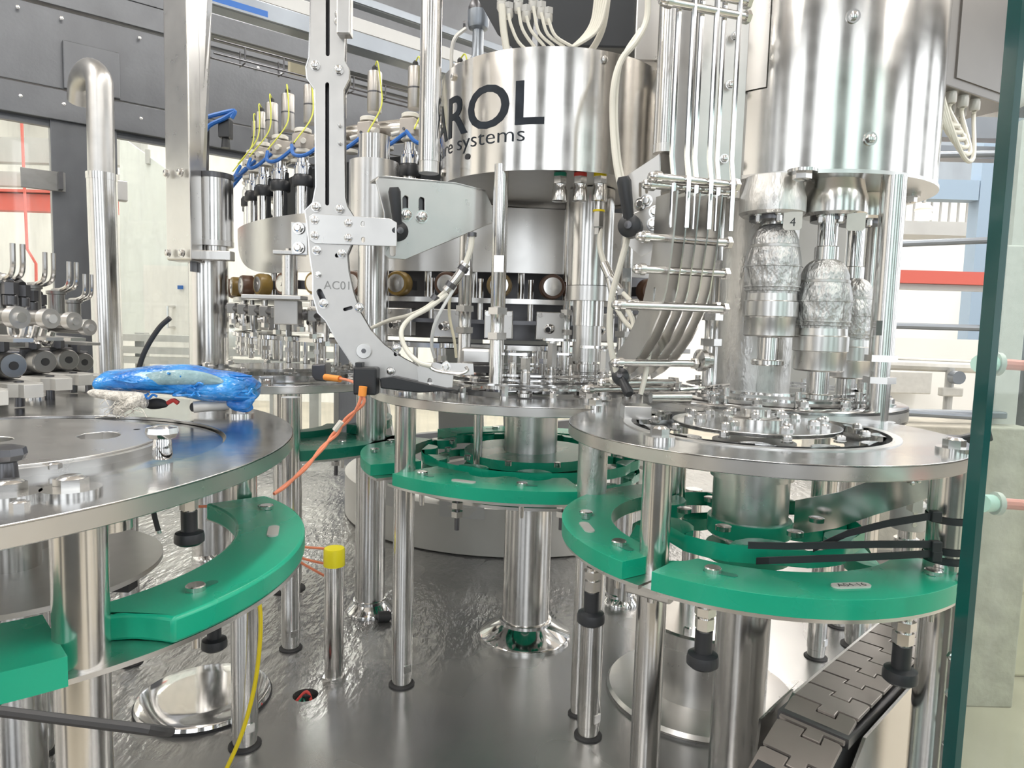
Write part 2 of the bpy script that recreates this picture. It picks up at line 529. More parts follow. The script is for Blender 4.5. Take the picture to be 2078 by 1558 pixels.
# latch plates standing off the pillar
t = thing('hinge_plate', 'flat dark steel latch plate sticking out left of the wall pillar', 'bracket', P(90, 365, 2.35))
c = P(88, 365, 2.35); MB().box(c, (.125, .006, .065), WD, WN, ZUP).build('plate', 'gunmetal', t, smooth=0, bevel=.002)
MB().box(P(123, 367, 2.36), (.012, .03, .058), WD, WN, ZUP).build('clamp', 'dark_steel', t, smooth=0)
t = thing('hinge_block', 'small steel latch block beside the bent pipe', 'bracket', P(243, 385, 2.3))
MB().box(P(247, 388, 2.3), (.03, .03, .065), WD, WN, ZUP).build('plate', 'matte_steel', t, smooth=0, bevel=.003)
MB().box(P(236, 385, 2.31), (.012, .04, .05), WD, WN, ZUP).build('clamp', 'dark_steel', t, smooth=0)

# things beyond the windows on the left
t = thing('red_pipe', 'thin red pipe running down the white hall wall behind the left window', 'pipe', P(45, 700, 5.2))
MB().tube([P(42, 200, 5.2), P(55, 505, 5.2), P(73, 535, 5.2), P(76, 760, 5.2), V(P(76, 760, 5.2).x, 5.2, HZ0)], .010, smooth=False).build('run', 'red_paint', t)
t = thing('wall_duct', 'grey horizontal duct on the white hall wall above the red beam', 'duct', P(50, 310, 5.6))
MB().box(P(50, 307, 5.6), (1.9, .1, .19)).build('body', 'grey_paint', t, smooth=0)
MB().box(P(50, 365, 5.6), (1.9, .08, .11)).build('lower_run', 'grey_paint', t, smooth=0)
t = thing('red_beam', 'dull red horizontal beam behind the left window', 'beam', P(50, 415, 5.5))
MB().box(P(40, 412, 5.5), (1.5, .1, .13)).build('web', 'red_paint', t, smooth=0)
MB().box(P(40, 390, 5.5), (1.5, .16, .02)).build('flange', 'red_paint', t, smooth=0)
t = thing('hall_partition', 'pale greenish partition with a sloping top behind the second window', 'partition', P(300, 660, 4.6))
a, b, c, d = P(243, 275, 4.6), P(460, 430, 4.6), P(460, 690, 4.6), P(243, 690, 4.6)
MB().add([a, b, c, d, a + V(0, .03, 0), b + V(0, .03, 0), c + V(0, .03, 0), d + V(0, .03, 0)],
         [(0, 1, 2, 3), (7, 6, 5, 4), (0, 4, 5, 1), (1, 5, 6, 2), (2, 6, 7, 3), (3, 7, 4, 0)]).build('sheet', mat('partition', (.78, .81, .78), .5), t, smooth=0)
MB().box(P(300, 318, 4.59), (.025, .02, .09)).build('clip', 'grey_paint', t, smooth=0)
t = thing('hall_door', 'white door with a bow handle and a small blue sign behind the window', 'door', P(350, 690, 4.5))
MB().box(V(P(362, 620, 4.5).x, 4.5, (P(362, 540, 4.5).z + HZ0) / 2), (.42, .05, P(362, 540, 4.5).z - HZ0)).build('leaf', 'hall_wall', t, smooth=0)
MB().tube([P(355, 622, 4.48), P(340, 622, 4.42), P(340, 664, 4.42), P(355, 664, 4.48)], .009, smooth=False).build('handle', 'steel', t)
MB().box(P(366, 583, 4.46), (.035, .006, .024)).build('sign', 'tube_blue', t, smooth=0)
t = thing('far_conveyor', 'long grey conveyor frame in the hall behind the windows', 'conveyor', P(460, 740, 3.6))
for y in (690, 715, 735):
    MB().box(P(470, y, 3.6), (1.35, .06, .035)).build('rail', 'matte_steel', t, smooth=0)
for x in (290, 460, 560, 640):
    MB().box(P(x, 780, 3.65), (.05, .05, .55)).build('leg', 'grey_paint', t, smooth=0)
t = thing('plastic_jug', 'translucent white jug with a dark cap on the far conveyor', 'jug', P(472, 706, 3.55))
q = P(472, 704, 3.55)
MB().lathe([(.04, 0), (.045, .01), (.045, .06), (.03, .085), (.013, .095), (.013, .10)], q, seg=20).build('body', 'clear_plastic', t)
MB().lathe([(.015, .10), (.015, .115)], q, seg=16).build('cap', 'dark_steel', t)

# ------------------------------------------------------------------ upper left: bent pipe, sheet pillar, beams, wire tray
t = thing('bent_pipe', 'thick stainless pipe bending out of the wall and down past the window', 'pipe', P(225, 745, 2.1))
top = P(205, 150, 2.1)
MB().tube([P(162, 205, 2.28), P(166, 165, 2.24), P(183, 143, 2.17), P(200, 160, 2.11), P(203, 200, 2.1), P(206, 360, 2.1)], .036, seg=20, sub=6).build('elbow', 'matte_steel', t)
MB().tube([P(206, 355, 2.1), P(221, 760, 2.1)], .0405, seg=24, smooth=False).build('riser', 'steel', t)
MB().tube([P(206, 352, 2.1), P(206.3, 366, 2.1)], .042, seg=24, smooth=False).build('collar', 'steel', t)
# sheet metal pillar
t = thing('sheet_pillar', 'tall folded sheet metal pillar with four hex bolts', 'pillar', P(372, 530, 1.62))
A, B, C, D = P(330, -30, 1.62), P(378, -30, 1.56), P(388, 528, 1.56), P(338, 528, 1.62)
E_, G = P(421, -30, 1.66), P(400, 528, 1.62)
back = V(0, .06, 0)
MB().add([A, B, C, D, A + back, B + back, C + back, D + back], [(0, 1, 2, 3), (7, 6, 5, 4), (0, 4, 5, 1), (1, 5, 6, 2), (2, 6, 7, 3), (3, 7, 4, 0)]).build('front_face', 'brushed', t, smooth=0, bevel=.004)
k = V(-.005, .04, 0)
MB().add([B + V(0, .002, 0), E_, G, C + V(0, .002, 0), B + k, E_ + k, G + k, C + k], [(0, 1, 2, 3), (7, 6, 5, 4), (0, 4, 5, 1), (1, 5, 6, 2), (2, 6, 7, 3), (3, 7, 4, 0)]).build('side_face', 'brushed', t, smooth=0, bevel=.002)
nf = (B - A).cross(D - A).normalized(); nf = nf if nf.y < 0 else -nf
for x, y in ((340, 352), (368, 350), (343, 513), (371, 513)):
    hex_bolt(t, P(x, y, 1.605 - (x - 338) * .0012), nf, .008, .006, .010)
# overhead beams, parallel to the wall
for k, (px, py, Y, w, h, m, lab) in enumerate((
        (850, 47, 2.6, .04, .030, 'bluegrey_metal', 'uppermost thin grey roof rail, seen against the pale ceiling'),
        (850, 97, 2.5, .05, .046, 'grey_paint', 'flat grey roof rail below the thin one'),
        (850, 128, 2.35, .07, .050, 'bluegrey_metal', 'light blue-grey roof beam with a strip of blue film'),
        (850, 172, 2.30, .05, .055, 'wall_panel', 'darker lowest roof beam above the wire tray'))):
    q = P(px, py, Y)
    t = thing('roof_beam', lab, 'beam', q)
    sL = -.69; Lb = 1.6 - sL; qc = q + WD * ((1.6 + sL) / 2)
    MB().box(qc, (Lb, w, h), WD, WN, ZUP).build('profile', m, t, smooth=0, bevel=.003)
    if k == 2:
        MB().box(q - WD * .72 + WN * .0355 + ZUP * -.008, (.42, .002, .018), WD, WN, ZUP).build('blue_film', 'tube_blue', t, smooth=0)
    MB().box(qc + WN * (w / 2 + .004) - ZUP * (h / 2 - .004), (Lb, .008, .006), WD, WN, ZUP).build('lip', m, t, smooth=0)
t = thing('wire_tray', 'thin wire mesh cable tray hanging under the roof beams', 'cable tray', P(850, 205, 2.3))
q = P(850, 196, 2.27)
for dz, dn in ((0, .02), (-.035, .02), (-.035, -.02), (-.042, 0)):
    MB().tube([q - WD * .63 + ZUP * dz + WN * dn, q + WD * .8 + ZUP * dz + WN * dn], .0025, seg=6, smooth=False).build('wire', 'dark_steel', t)
for i in range(13):
    c = q + WD * (-.55 + i * .105)
    MB().tube([c + WN * .02, c + WN * .02 - ZUP * .04, c - WN * .02 - ZUP * .04, c - WN * .02], .0022, seg=6, smooth=False).build('rung', 'dark_steel', t)
t = thing('cream_box', 'cream junction plate with one screw behind the cap chute', 'box', P(612, 132, 2.2))
MB().box(P(620, 132, 2.2), (.105, .02, .072), WD, WN, ZUP).build('cover', 'cream', t, smooth=0, bevel=.003)
hex_bolt(t, P(599, 136, 2.2) + WN * .012, WN, .006, .004, name='screw')

# ------------------------------------------------------------------ right background
t = thing('ladder', 'grey steel ladder frame with round rungs behind the filler', 'ladder', PZ(1980, 915, .1))
MB().tube([P(2043, 255, 1.75), P(1978, 905, 1.75)], .013, seg=12, smooth=False).build('rail', 'bluegrey_metal', t)
for y0, y1 in ((318, 312), (500, 487), (657, 666), (828, 846)):
    x1 = 2043 - (y1 - 255) * .1
    MB().tube([P(1690, y0, 1.75), P(x1, y1, 1.75)], .0085, seg=10, smooth=False).build('rung', 'bluegrey_metal', t)
for (x_, y_, Y_) in ((1978, 905, 1.75), (1752, 860, 1.72)):
    q = P(x_, y_, Y_); MB().cyl(q, V(q.x, q.y, HZ0), .010, seg=10).build('foot_leg', 'bluegrey_metal', t)
MB().tube([P(1775, 420, 1.72), P(1752, 860, 1.72)], .010, seg=10, smooth=False).build('rail', 'bluegrey_metal', t)
t = thing('cross_beam', 'grey enclosure beam crossing behind the filler under the cable loops', 'beam', P(1930, 300, 2.1))
MB().box(P(1930, 262, 2.1), (.55, .05, .06)).build('upper', 'bluegrey_metal', t, smooth=0)
MB().box(P(1930, 312, 2.1), (.55, .05, .035)).build('lower', 'bluegrey_metal', t, smooth=0)
t = thing('red_rail', 'bright red horizontal rail across the hall behind the ladder', 'rail', P(1860, 560, 3.6))
MB().box(P(1850, 562, 3.6), (1.0, .06, .065)).build('bar', 'red_paint', t, smooth=0)
for dx in (-.47, .47):
    q = P(1850, 562, 3.6); MB().box((q.x + dx, 3.63, (q.z + HZ0) / 2), (.04, .04, q.z - HZ0)).build('stand', 'grey_paint', t, smooth=0)
MB().box(P(1850, 582, 3.62), (1.0, .04, .03)).build('lower_bar', 'grey_paint', t, smooth=0)
t = thing('blue_post', 'pale blue hall column behind the ladder', 'column', P(1975, 760, 4.4))
MB().box(V(P(1985, 500, 4.4).x, 4.4, .7), (.10, .10, 2.3)).build('shaft', 'blue_paint', t, smooth=0)
MB().box(P(1830, 385, 4.4), (.9, .1, .12)).build('cross_girder', 'blue_paint', t, smooth=0)
t = thing('pane_reflection', 'blue-grey block with thin bars, added for the bluish pane reflection behind the ladder', 'backdrop', P(1930, 480, 5.4))  # blue-grey mass added in place of the bluish reflection in the pane
MB().box(P(1935, 330, 5.4), (1.1, .3, .50)).build('front', mat('reflection_tone', (.36, .41, .47), .6, 0, noise=.25, nscale=(5, 5, 2)), t, smooth=0)
MB().box(P(1935, 470, 5.4), (1.1, .3, .10)).build('lower_band', 'grey_paint', t, smooth=0)
for i in range(14):
    MB().box(P(1800 + 18 * i, 432, 5.35), (.012, .012, .26)).build('thin_bar', 'grey_paint', t, smooth=0)
for dx in (-.5, .5):
    q = P(1935, 470, 5.4); MB().box((q.x + dx, 5.45, (q.z + HZ0) / 2), (.08, .08, q.z - HZ0)).build('stanchion', 'grey_paint', t, smooth=0)
t = thing('hall_lamp', 'small glowing warm lamp seen through the glass behind the filler', 'lamp', P(1875, 435, 4.0))
q = P(1875, 435, 4.0)
MB().lathe([(.03, .02), (.045, -.01), (.04, -.03), (.0, -.035)], q, seg=20).build('bulb', mat('lamp_warm', (1, .85, .55), emit=6.0), t)
MB().lathe([(.02, .06), (.05, .03), (.05, .02)], q, seg=20).build('shade', 'white_plastic', t)
MB().cyl(q + ZUP * .05, V(q.x, q.y, CEIL), .006, seg=8).build('cord', 'grey_paint', t)
t = thing('concrete_sill', 'rough beige concrete sill under the ladder rungs', 'sill', P(1900, 900, 1.95))
q = P(1905, 885, 1.98); MB().box((q.x, q.y, (q.z + .042 + HZ0) / 2), (.42, .2, q.z + .042 - HZ0)).build('block', 'beige_concrete', t, smooth=0, bevel=.004)
MB().box(P(1895, 838, 1.95), (.40, .03, .02)).build('pipe_rail', 'bluegrey_metal', t, smooth=0, bevel=.004)
t = thing('hall_valve', 'grey valve with a round handwheel on the pipework behind the ladder', 'valve', P(1935, 850, 2.3))
q = P(1935, 765, 2.3)
MB().cyl(q, q + V(0, -.03, 0), .022, seg=14).build('wheel', 'bluegrey_metal', t)
MB().tube([q + V(0, .02, .03), V(q.x, q.y + .02, HZ0)], .014, seg=10, smooth=False).build('body', 'grey_paint', t)
MB().tube([q + V(-.3, .03, .035), q + V(.12, .03, .03)], .018, seg=10, smooth=False).build('pipe', 'light_grey', t)
MB().tube([q + V(-.3, .05, .055), q + V(.12, .05, .05)], .006, seg=8, smooth=False).build('thin_pipe', 'light_grey', t)
MB().box(q + V(0, .01, -.05), (.07, .03, .03)).build('flange', 'light_grey', t, smooth=0, bevel=.004)
t = thing('white_tank', 'pale hall partition with a box behind the ladder', 'partition', P(1850, 800, 3.0))
MB().box(P(1840, 760, 3.2), (.95, .04, .34)).build('sheet', 'hall_wall', t, smooth=0)
for dx in (-.42, .42):
    q = P(1840, 760, 3.2); MB().box((q.x + dx, 3.2, (q.z + HZ0) / 2), (.05, .05, q.z - HZ0)).build('leg', 'light_grey', t, smooth=0)
MB().box(P(1835, 775, 3.1), (.22, .05, .10)).build('box', 'light_grey', t, smooth=0, bevel=.005)
t = thing('grey_backboard', 'plain dark grey board behind the three capping heads', 'panel', P(1650, 800, 1.55))
MB().box(P(1655, 640, 1.55), (.20, .01, .5)).build('board', 'grey_paint', t, smooth=0)
MB().box(P(1748, 640, 1.58), (.01, .03, .5)).build('edge', 'matte_steel', t, smooth=0)

# open glass door, close to the camera on the right
gA = P(1998, 700, .53); gD = V(1, .10, 0).normalized(); gN = V(-gD.y, gD.x, 0)
t = thing('glass_door', 'thick open glass door with a dark green edge at the right', 'glass door', V(gA.x, gA.y, 0))
z0, z1 = -.1, 1.1
lean = V(0, 0, 1)
MB().box(V(gA.x, gA.y, (z0 + z1) / 2) + gD * .306, (.6, .013, z1 - z0), gD, gN, ZUP).build('pane', 'door_glass', t, smooth=0)
MB().box(V(gA.x, gA.y, (z0 + z1) / 2) + gD * .003, (.0055, .0135, z1 - z0), gD, gN, ZUP).build('polished_edge', 'glass_edge', t, smooth=0)
for k, y in enumerate((738, 1021)):
    t = thing('pink_hose', ('upper' if k == 0 else 'lower') + ' pink hose with a grey ring fitting at the glass door', 'hose', P(2040, y, .58))
    MB().tube([P(2010, y - 1, .585), P(2150, y + 8, .60)], .0048, seg=10, smooth=False).build('hose', 'pink_hose', t)
    MB().tube([P(2017, y, .583), P(2027, y + 1, .583)], .010, seg=14, smooth=False).build('ring', 'light_grey', t)
    MB().tube([P(1990, y, .56), P(2014, y, .585)], .0075, seg=12, smooth=False).build('end_fitting', mat('mint%d' % k, (.55, .78, .70), .4), t)
t = thing('crate', 'beige slotted plastic crate on the hall floor behind the glass', 'crate', P(2060, 1170, 2.2))
q = P(2075, 1040, 2.2)
MB().box(q + V(.1, 0, 0), (.42, .3, .42)).build('body', 'beige_crate', t, smooth=0, bevel=.02)
MB().box((q.x + .1, q.y, (q.z - .21 + HZ0) / 2), (.40, .28, q.z - .21 - HZ0)).build('lower_stand', 'beige_crate', t, smooth=0, bevel=.01)
MB().box(q + V(.1, 0, .19), (.45, .33, .05)).build('rim', 'beige_crate', t, smooth=0, bevel=.01)
for r in range(3):
    for i in range(9):
        MB().box(q + V(-.06 + i * .025, -.151, .11 - r * .11), (.006, .004, .05)).build('slot', 'hall_pier', t, smooth=0)
MB().box(q + V(-.12, -.16, -.02), (.06, .05, .38)).build('corner_rib', 'beige_crate', t, smooth=0, bevel=.015)
t = thing('grey_post', 'pale grey square post behind the glass door', 'post', P(2062, 500, 2.0))
MB().box(P(2068, 380, 2.0), (.04, .04, .36)).build('upper', 'light_grey', t, smooth=0)
q = P(2046, 600, 2.0); MB().box((q.x, q.y, (q.z + .14 + HZ0) / 2), (.07, .06, q.z + .14 - HZ0)).build('lower', 'light_grey', t, smooth=0, bevel=.004)
# ================================================================== transfer tables, green guides, columns
PLT, GRN = .482, .36
RC = V(.297, .834, 0)      # right table axis
CC = V(.0385, 1.292, 0)    # centre table axis
LC = V(-.678, .668, 0)     # left table axis (big plate)
LG = V(-.515, .684, 0)     # left green guide axis
BC = V(-.505, 1.485, 0)      # rear left table axis


def post(parent, base, z0, z1, r, foot=True, flats=True, m='steel', name='support_post', seg=28):
    b = MB()
    pr = [(r, z0)]
    if foot: pr = [(r * .93, z0), (r * .93, z0 + .018), (r, z0 + .019)]
    pr += [(r, z1)]
    b.lathe(pr, (base.x, base.y, 0), seg=seg)
    o = b.build(name, m, parent)
    if foot:
        MB().lathe([(r * 1.25, z0), (r * 1.25, z0 + .002), (r * 1.1, z0 + .004)], (base.x, base.y, 0), seg=seg).build('seal_ring', 'black_rubber', o)
    if flats:                               # milled spanner flats low on the post
        MB().box((base.x + r * .62, base.y - r * .70, z0 + .033), (r * .75, r * .25, .012), X=(.75, .66, 0), Y=(-.66, .75, 0)).build('spanner_flat', 'chrome', o, smooth=0)
    return o


def column(name, label, base, r, z1, fr=None, fh=.028, m='steel', sleeve=None):
    t = thing(name, label, 'column', V(base.x, base.y, 0))
    MB().lathe([(r, 0), (r, z1)], (base.x, base.y, 0), seg=40).build('shaft', m, t)
    if fr:
        MB().lathe([(fr, 0), (fr, .005), (fr * .97, .008), (r * 1.12, fh), (r * 1.12, fh + .006), (r * 1.0, fh + .008)], (base.x, base.y, 0), seg=48).build('flange', 'chrome', t)
    if sleeve:
        for (rr, a, b) in sleeve:
            MB().lathe([(rr, a), (rr, b)], (base.x, base.y, 0), seg=40).build('sleeve', 'brushed', t)
    return t


def xy(o, c):                               # polar helper: angle (deg), radius about c
    a, r = o
    return V(c.x + r * cos(radians(a)), c.y + r * sin(radians(a)), 0)


def table_plate(t, c, R, rin, z, th=.015, n=96, top='plate_top', extra=()):
    o = MB().plate(circle(R, n), [circle(rin, 64)] + list(extra), O=(c.x, c.y, z - th), t=th).build('table_plate', 'plate_top', t, bevel=.0012)
    MB().lathe([(R + .0004, z - th + .001), (R + .0004, z - .0015)], (c.x, c.y, 0), seg=n, cap=False).build('machined_rim', 'brushed', t)
    return o


def star(t, c, R, z, pockets, pr, th=.010, m='plate_top', ph=0, rin=.03, name='star_wheel'):
    """star wheel: disc with round bottle pockets in its rim"""
    pts = []
    for k in range(pockets):
        a0 = ph + 360 / pockets * k
        hw = degrees_of(pr / R)
        pts += arc(R, a0 - 180 / pockets, a0 - hw, 4)
        ca = radians(a0); cx, cy = R * cos(ca), R * sin(ca)
        pts += [(cx + pr * cos(ca + radians(q)), cy + pr * sin(ca + radians(q))) for q in (105, 130, 155, 180, 205, 230, 255)]
        pts += arc(R, a0 + hw, a0 + 180 / pockets, 4)[:-1]
    return MB().plate(pts, [circle(rin, 32)], O=(c.x, c.y, z), t=th).build(name, m, t, bevel=.0008)


def degrees_of(x):
    return math.degrees(math.asin(min(.99, x)))


def guide(name, label, c, r0, r1, a0, a1, z, th=.019, notches=(), bolts=(), m='green', tagplate=None, n=40, cut0=0, cut1=0, plate=True, back=None):
    """green guide rail: arc segment with post notches cut in its inner or outer rim, on a thin steel plate"""
    t = thing(name, label, 'guide rail', V(c.x, c.y, z - th), 'green bottle guides under the tables')
    out = arc(r1, a0 + cut0, a1 - cut1, n); inn = arc(r0, a1, a0, n)

    def cut(pts, rr, sign):
        res = []
        for x, y in pts:
            for (na, nr, nd) in notches:
                nx, ny = nr * cos(radians(na)), nr * sin(radians(na))
                d = hypot(x - nx, y - ny)
                if d < nd:                    # push the vertex radially until it clears the post
                    rad = hypot(x, y); ux, uy = x / rad, y / rad
                    b = x * 0 + (ux * nx + uy * ny); cc = nx * nx + ny * ny - nd * nd
                    disc = max(b * b - cc, 0) ** .5
                    rn = b - disc if sign > 0 else b + disc
                    x, y = ux * rn, uy * rn
            res.append((x, y))
        return res
    poly = cut(out, r1, 1) + cut(inn, r0, -1)
    MB().plate(poly, O=(c.x, c.y, z - th), t=th).build('slab', m, t, bevel=.003)
    if plate:
        b0_, b1_ = back or (a0 - 3, a1 + 3)
        MB().plate(arc(r1 - .002, b0_, b1_, n) + arc(r0 + .008, b1_, b0_, n), O=(c.x, c.y, z - th - .0045), t=.0042).build('backing_plate', 'brushed', t)
    for (ba, br) in bolts:
        p = xy((ba, br), c)
        o = MB().lathe([(.0085, z - .001), (.0085, z + .004), (.0075, z + .005)], (p.x, p.y, 0), seg=20).build('round_bolt', 'steel', t)
        MB().plate(slot(0, 0, .010, .034), O=(p.x + .007 * cos(radians(ba + 90)), p.y + .007 * sin(radians(ba + 90)), z - .0004),
                   U=V(cos(radians(ba)), sin(radians(ba)), 0), Vv=V(-sin(radians(ba)), cos(radians(ba)), 0), t=.0009).build('slot_recess', 'green_dark', o)
        MB().cyl((p.x, p.y, z - th - .03), (p.x, p.y, z - th - .004), .004, seg=12).build('bolt_tip', 'steel', o)
    if tagplate:
        ta, tr, txt = tagplate; p = xy((ta, tr), c)
        u = V(-sin(radians(ta)), cos(radians(ta)), 0); w = V(-cos(radians(ta)), -sin(radians(ta)), 0)
        s = MB().plate(slot(0, 0, .012, .040), O=(p.x, p.y, z), U=w, Vv=u, t=.0016).build('tag_plate', 'light_grey', t)
        if txt:
            vs, fs = text_mesh(txt, .010)
            x0 = max(v.x for v in vs) / 2
            MB().add([V(p.x, p.y, z + .0018) + u * (v.x - x0) + w * (v.y - .0035) for v in vs], fs).build('stamping', 'dark_steel', s, smooth=0)
    return t


def plunger(label, p, z, scale=1.0, gap=.0):
    """indexing plunger hanging under a guide: steel hex and sleeve, black mushroom knob"""
    t = thing('index_plunger', label, 'plunger', V(p.x, p.y, z - .06 * scale), 'black knobbed plungers under the guides')
    k = scale
    MB().lathe([(.007 * k, z - .030 * k), (.007 * k, z)], (p.x, p.y, 0), seg=16).build('sleeve', 'steel', t)
    MB().hexa((p.x, p.y, z - .012 * k), (p.x, p.y, z - .004 * k), .0105 * k).build('hex_nut', 'steel', t)
    MB().hexa((p.x, p.y, z - .026 * k), (p.x, p.y, z - .015 * k), .0095 * k).build('hex_nut', 'steel', t)
    MB().lathe([(.0085 * k, z - .028 * k), (.0085 * k, z - .050 * k), (.0145 * k, z - .052 * k), (.0155 * k, z - .056 * k), (.0155 * k, z - .062 * k), (.012 * k, z - .065 * k), (.001, z - .066 * k)],
               (p.x, p.y, 0), seg=28).build('knob', 'black_plastic', t)
    return t


# ---------------- right table
t = thing('transfer_table', 'round steel transfer table at the right, with many hex bolts on its star wheel', 'table', RC)
table_plate(t, RC, .2255, .150, PLT)
MB().lathe([(.152, PLT - .016), (.152, PLT - .012), (.10, PLT - .012)], (RC.x, RC.y, 0), seg=64, cap=False).build('lower_ring', 'plate_top', t)
MB().plate(circle(.158, 64), [circle(.148, 64)], O=(RC.x, RC.y, PLT), t=.0012).build('inset_ring', 'brushed', t)
star(t, RC, .142, PLT - .006, 12, .017, th=.008, ph=11)
MB().plate(circle(.098, 48), [circle(.03, 24)], O=(RC.x, RC.y, PLT + .002), t=.005).build('clamp_ring', 'plate_top', t, bevel=.0008)
MB().lathe([(.040, PLT + .002), (.040, PLT + .014), (.036, PLT + .016), (.018, PLT + .016), (.018, PLT + .024), (.001, PLT + .025)], (RC.x, RC.y, 0), seg=32).build('hub_cap', 'steel', t)
for k in range(7):
    hex_bolt(t, xy((25 + 51.4 * k, .066), RC) + ZUP * (PLT + .007), r=.0065, h=.006, washer=.008, wh=.002)
for k in range(6):
    hex_bolt(t, xy((10 + 60 * k, .036 if k % 2 else .033), RC) + ZUP * (PLT + .014), r=.006, h=.006, washer=.0075, wh=.002)
for k in range(12):
    hex_bolt(t, xy((26 + 30 * k, .121), RC) + ZUP * (PLT + .002), r=.0052, h=.006, washer=.0065, wh=.002)
for k in range(8):
    hex_bolt(t, xy((48 + 45 * k, .082), RC) + ZUP * (PLT + .007), r=.0055, h=.007)
pr1, pr2 = PZ(1338, 893, PLT), PZ(1935, 917, PLT)
for q, r in ((pr1, .0155), (pr2, .0195), (PZ(1207, 828, PLT), .0215)):
    hex_bolt(t, q, r=.0105, h=.010, washer=.0165, wh=.005, name='hex_bolt')
post(t, pr1, -.0, PLT - .015, .0158)
post(t, pr2, -.0, PLT - .015, .0195)
q3 = PZ(1207, 828, PLT); post(t, q3, GRN - .02, PLT - .015, .0215, foot=False, flats=False, m='galvanized')
for ang, rr in ((150, .115), (163, .105), (118, .13), (60, .14), (35, .15), (82, .13)):
    q = xy((ang, rr), RC); post(t, q, GRN - .03, PLT - .015, .0055 if ang > 140 else .010, foot=False, flats=False, name='tie_rod', seg=16)
column('table_column', 'thick polished column under the right table running out of the picture', RC, .0325, PLT - .02,
       sleeve=((.045, GRN - .012, GRN + .062), (.049, GRN + .062, PLT - .016)))
# rail strip under the right table and its clamp posts
t = thing('bent_guide_strip', 'wide curved stainless strip leading out under the right table', 'guide strip', PZ(1780, 1010, .40))
a = [P(1612, 1050, .86), P(1700, 1035, .83), P(1780, 1006, .81), P(1850, 985, .80), P(1900, 965, .80)]
MB().strip(a, .045, .0025, ZUP).build('strip', 'steel', t)
MB().box(P(1858, 1000, .83), (.012, .014, .045)).build('lug', 'brushed', t, smooth=0)
for x, y in ((1851, 980), (1864, 976)):
    hex_bolt(t, P(x, y, .795), (0, -1, 0), .0028, .002, name='screw')
t = thing('clamp_post', 'steel post with a grey clamp collar behind the right table leg', 'post', PZ(1835, 1330, .0))
q = P(1842, 1060, 1.0); q.z = 0
MB().lathe([(.017, .0), (.017, .30)], q, seg=24).build('shaft', 'steel', t)
MB().lathe([(.012, .30), (.012, PLT - .02)], q, seg=24).build('upper_shaft', 'steel', t)
MB().lathe([(.022, .315), (.024, .318), (.024, .352), (.021, .356), (.014, .356)], q, seg=32).build('collar', 'grey_paint', t)
MB().box(q + V(.033, -.004, .335), (.02, .012, .05)).build('clamp_jaw', 'light_grey', t, smooth=0, bevel=.002)
for dz in (.327, .345):
    MB().cyl(q + V(-.004, -.0245, dz), q + V(-.004, -.021, dz), .0035, seg=12).build('screw', 'steel', t)

# green guides of the right table
guide('green_guide', 'green left-hand guide of the right table, ending at its front leg', RC, .168, .230, 112, 221, GRN,
      notches=((180.0, .20, .0),), bolts=((172, .20), (207, .195)), tagplate=(188, .205, None), cut1=2)
guide('green_guide', 'long green front guide of the right table carrying a stamped tag', RC, .160, .230, 228, 324, GRN,
      notches=((223, .168, .024),), bolts=((241, .19), (311, .205)), tagplate=(279, .198, 'A04-16'))
t = thing('green_star', 'green star wheel below the right table, scalloped rim', 'star wheel', V(RC.x, RC.y, GRN - .02))
star(t, RC, .128, GRN - .008, 6, .040, th=.019, m='green', ph=20, rin=.05, name='upper_star')
star(t, RC, .150, GRN - .040, 6, .040, th=.016, m='green', ph=45, rin=.05, name='lower_star')
for k in range(6):
    q = xy((50 + 60 * k, .078), RC)
    MB().lathe([(.009, GRN + .011), (.009, GRN + .016), (.008, GRN + .0165)], q, seg=20).build('round_bolt', 'steel', t)
plunger('black plunger knob hanging below the left guide of the right table', PZ(1203, 1150, GRN - .025), GRN - .025)
plunger('black plunger knob below the front guide, above the round drive housing', PZ(1432, 1222, GRN - .025), GRN - .025, 1.0)
plunger('black plunger knob hanging over the slatted chain', PZ(1836, 1250, GRN - .025), GRN - .025, 1.0)
t = thing('split_clamp', 'small steel clamp lugs under the front guide of the right table', 'clamp', PZ(1300, 1195, .33))
MB().box(PZ(1318, 1200, .329), (.05, .012, .012), X=(.8, -.6, 0), Y=(.6, .8, 0)).build('lug', 'brushed', t, smooth=0, bevel=.002)
MB().lathe([(.004, .318), (.005, .330)], PZ(1326, 1212, 0) * 0 + V(*PZ(1322, 1208, .325)[:2], 0), seg=12).build('pin', 'steel', t)

# ---------------- centre table
ZC = .480
t = thing('transfer_table', 'round steel table in the middle below the lettered drum', 'table', CC)
table_plate(t, CC, .299, .190, ZC)
MB().lathe([(.192, ZC - .014), (.192, ZC - .010), (.05, ZC - .010)], (CC.x, CC.y, 0), seg=64, cap=False).build('lower_ring', 'dark_steel', t)
for (px, py) in ((823, 797), (1186, 806), (1200, 812)):
    hex_bolt(t, PZ(px, py, ZC), r=.011, h=.010, washer=.019, wh=.004, name='hex_bolt')
for R_, z_ in ((.188, .493), (.205, .500), (.168, .506), (.176, .514)):
    MB().plate(circle(R_, 72), [circle(R_ - .012, 72)], O=(CC.x, CC.y, z_), t=.0035).build('guide_ring', 'chrome', t)
star(t, CC, .150, ZC + .004, 16, .014, th=.006, ph=5)
for k in range(16):
    hex_bolt(t, xy((22.5 * k + 8, .198), CC) + ZUP * ZC, r=.006, h=.020 if k % 2 else .010, washer=.008, wh=.004)
bp = PZ(815, 1388, 0); post(t, bp, 0, ZC - .015, .0170)
q = xy((35, .26), CC); post(t, q, 0, ZC - .015, .0170)
q = PZ(1193, 1492, 0); post(t, q, 0, GRN - .024, .0165)
q = PZ(1172, 1448, 0); post(t, q, 0, GRN - .024, .0120)
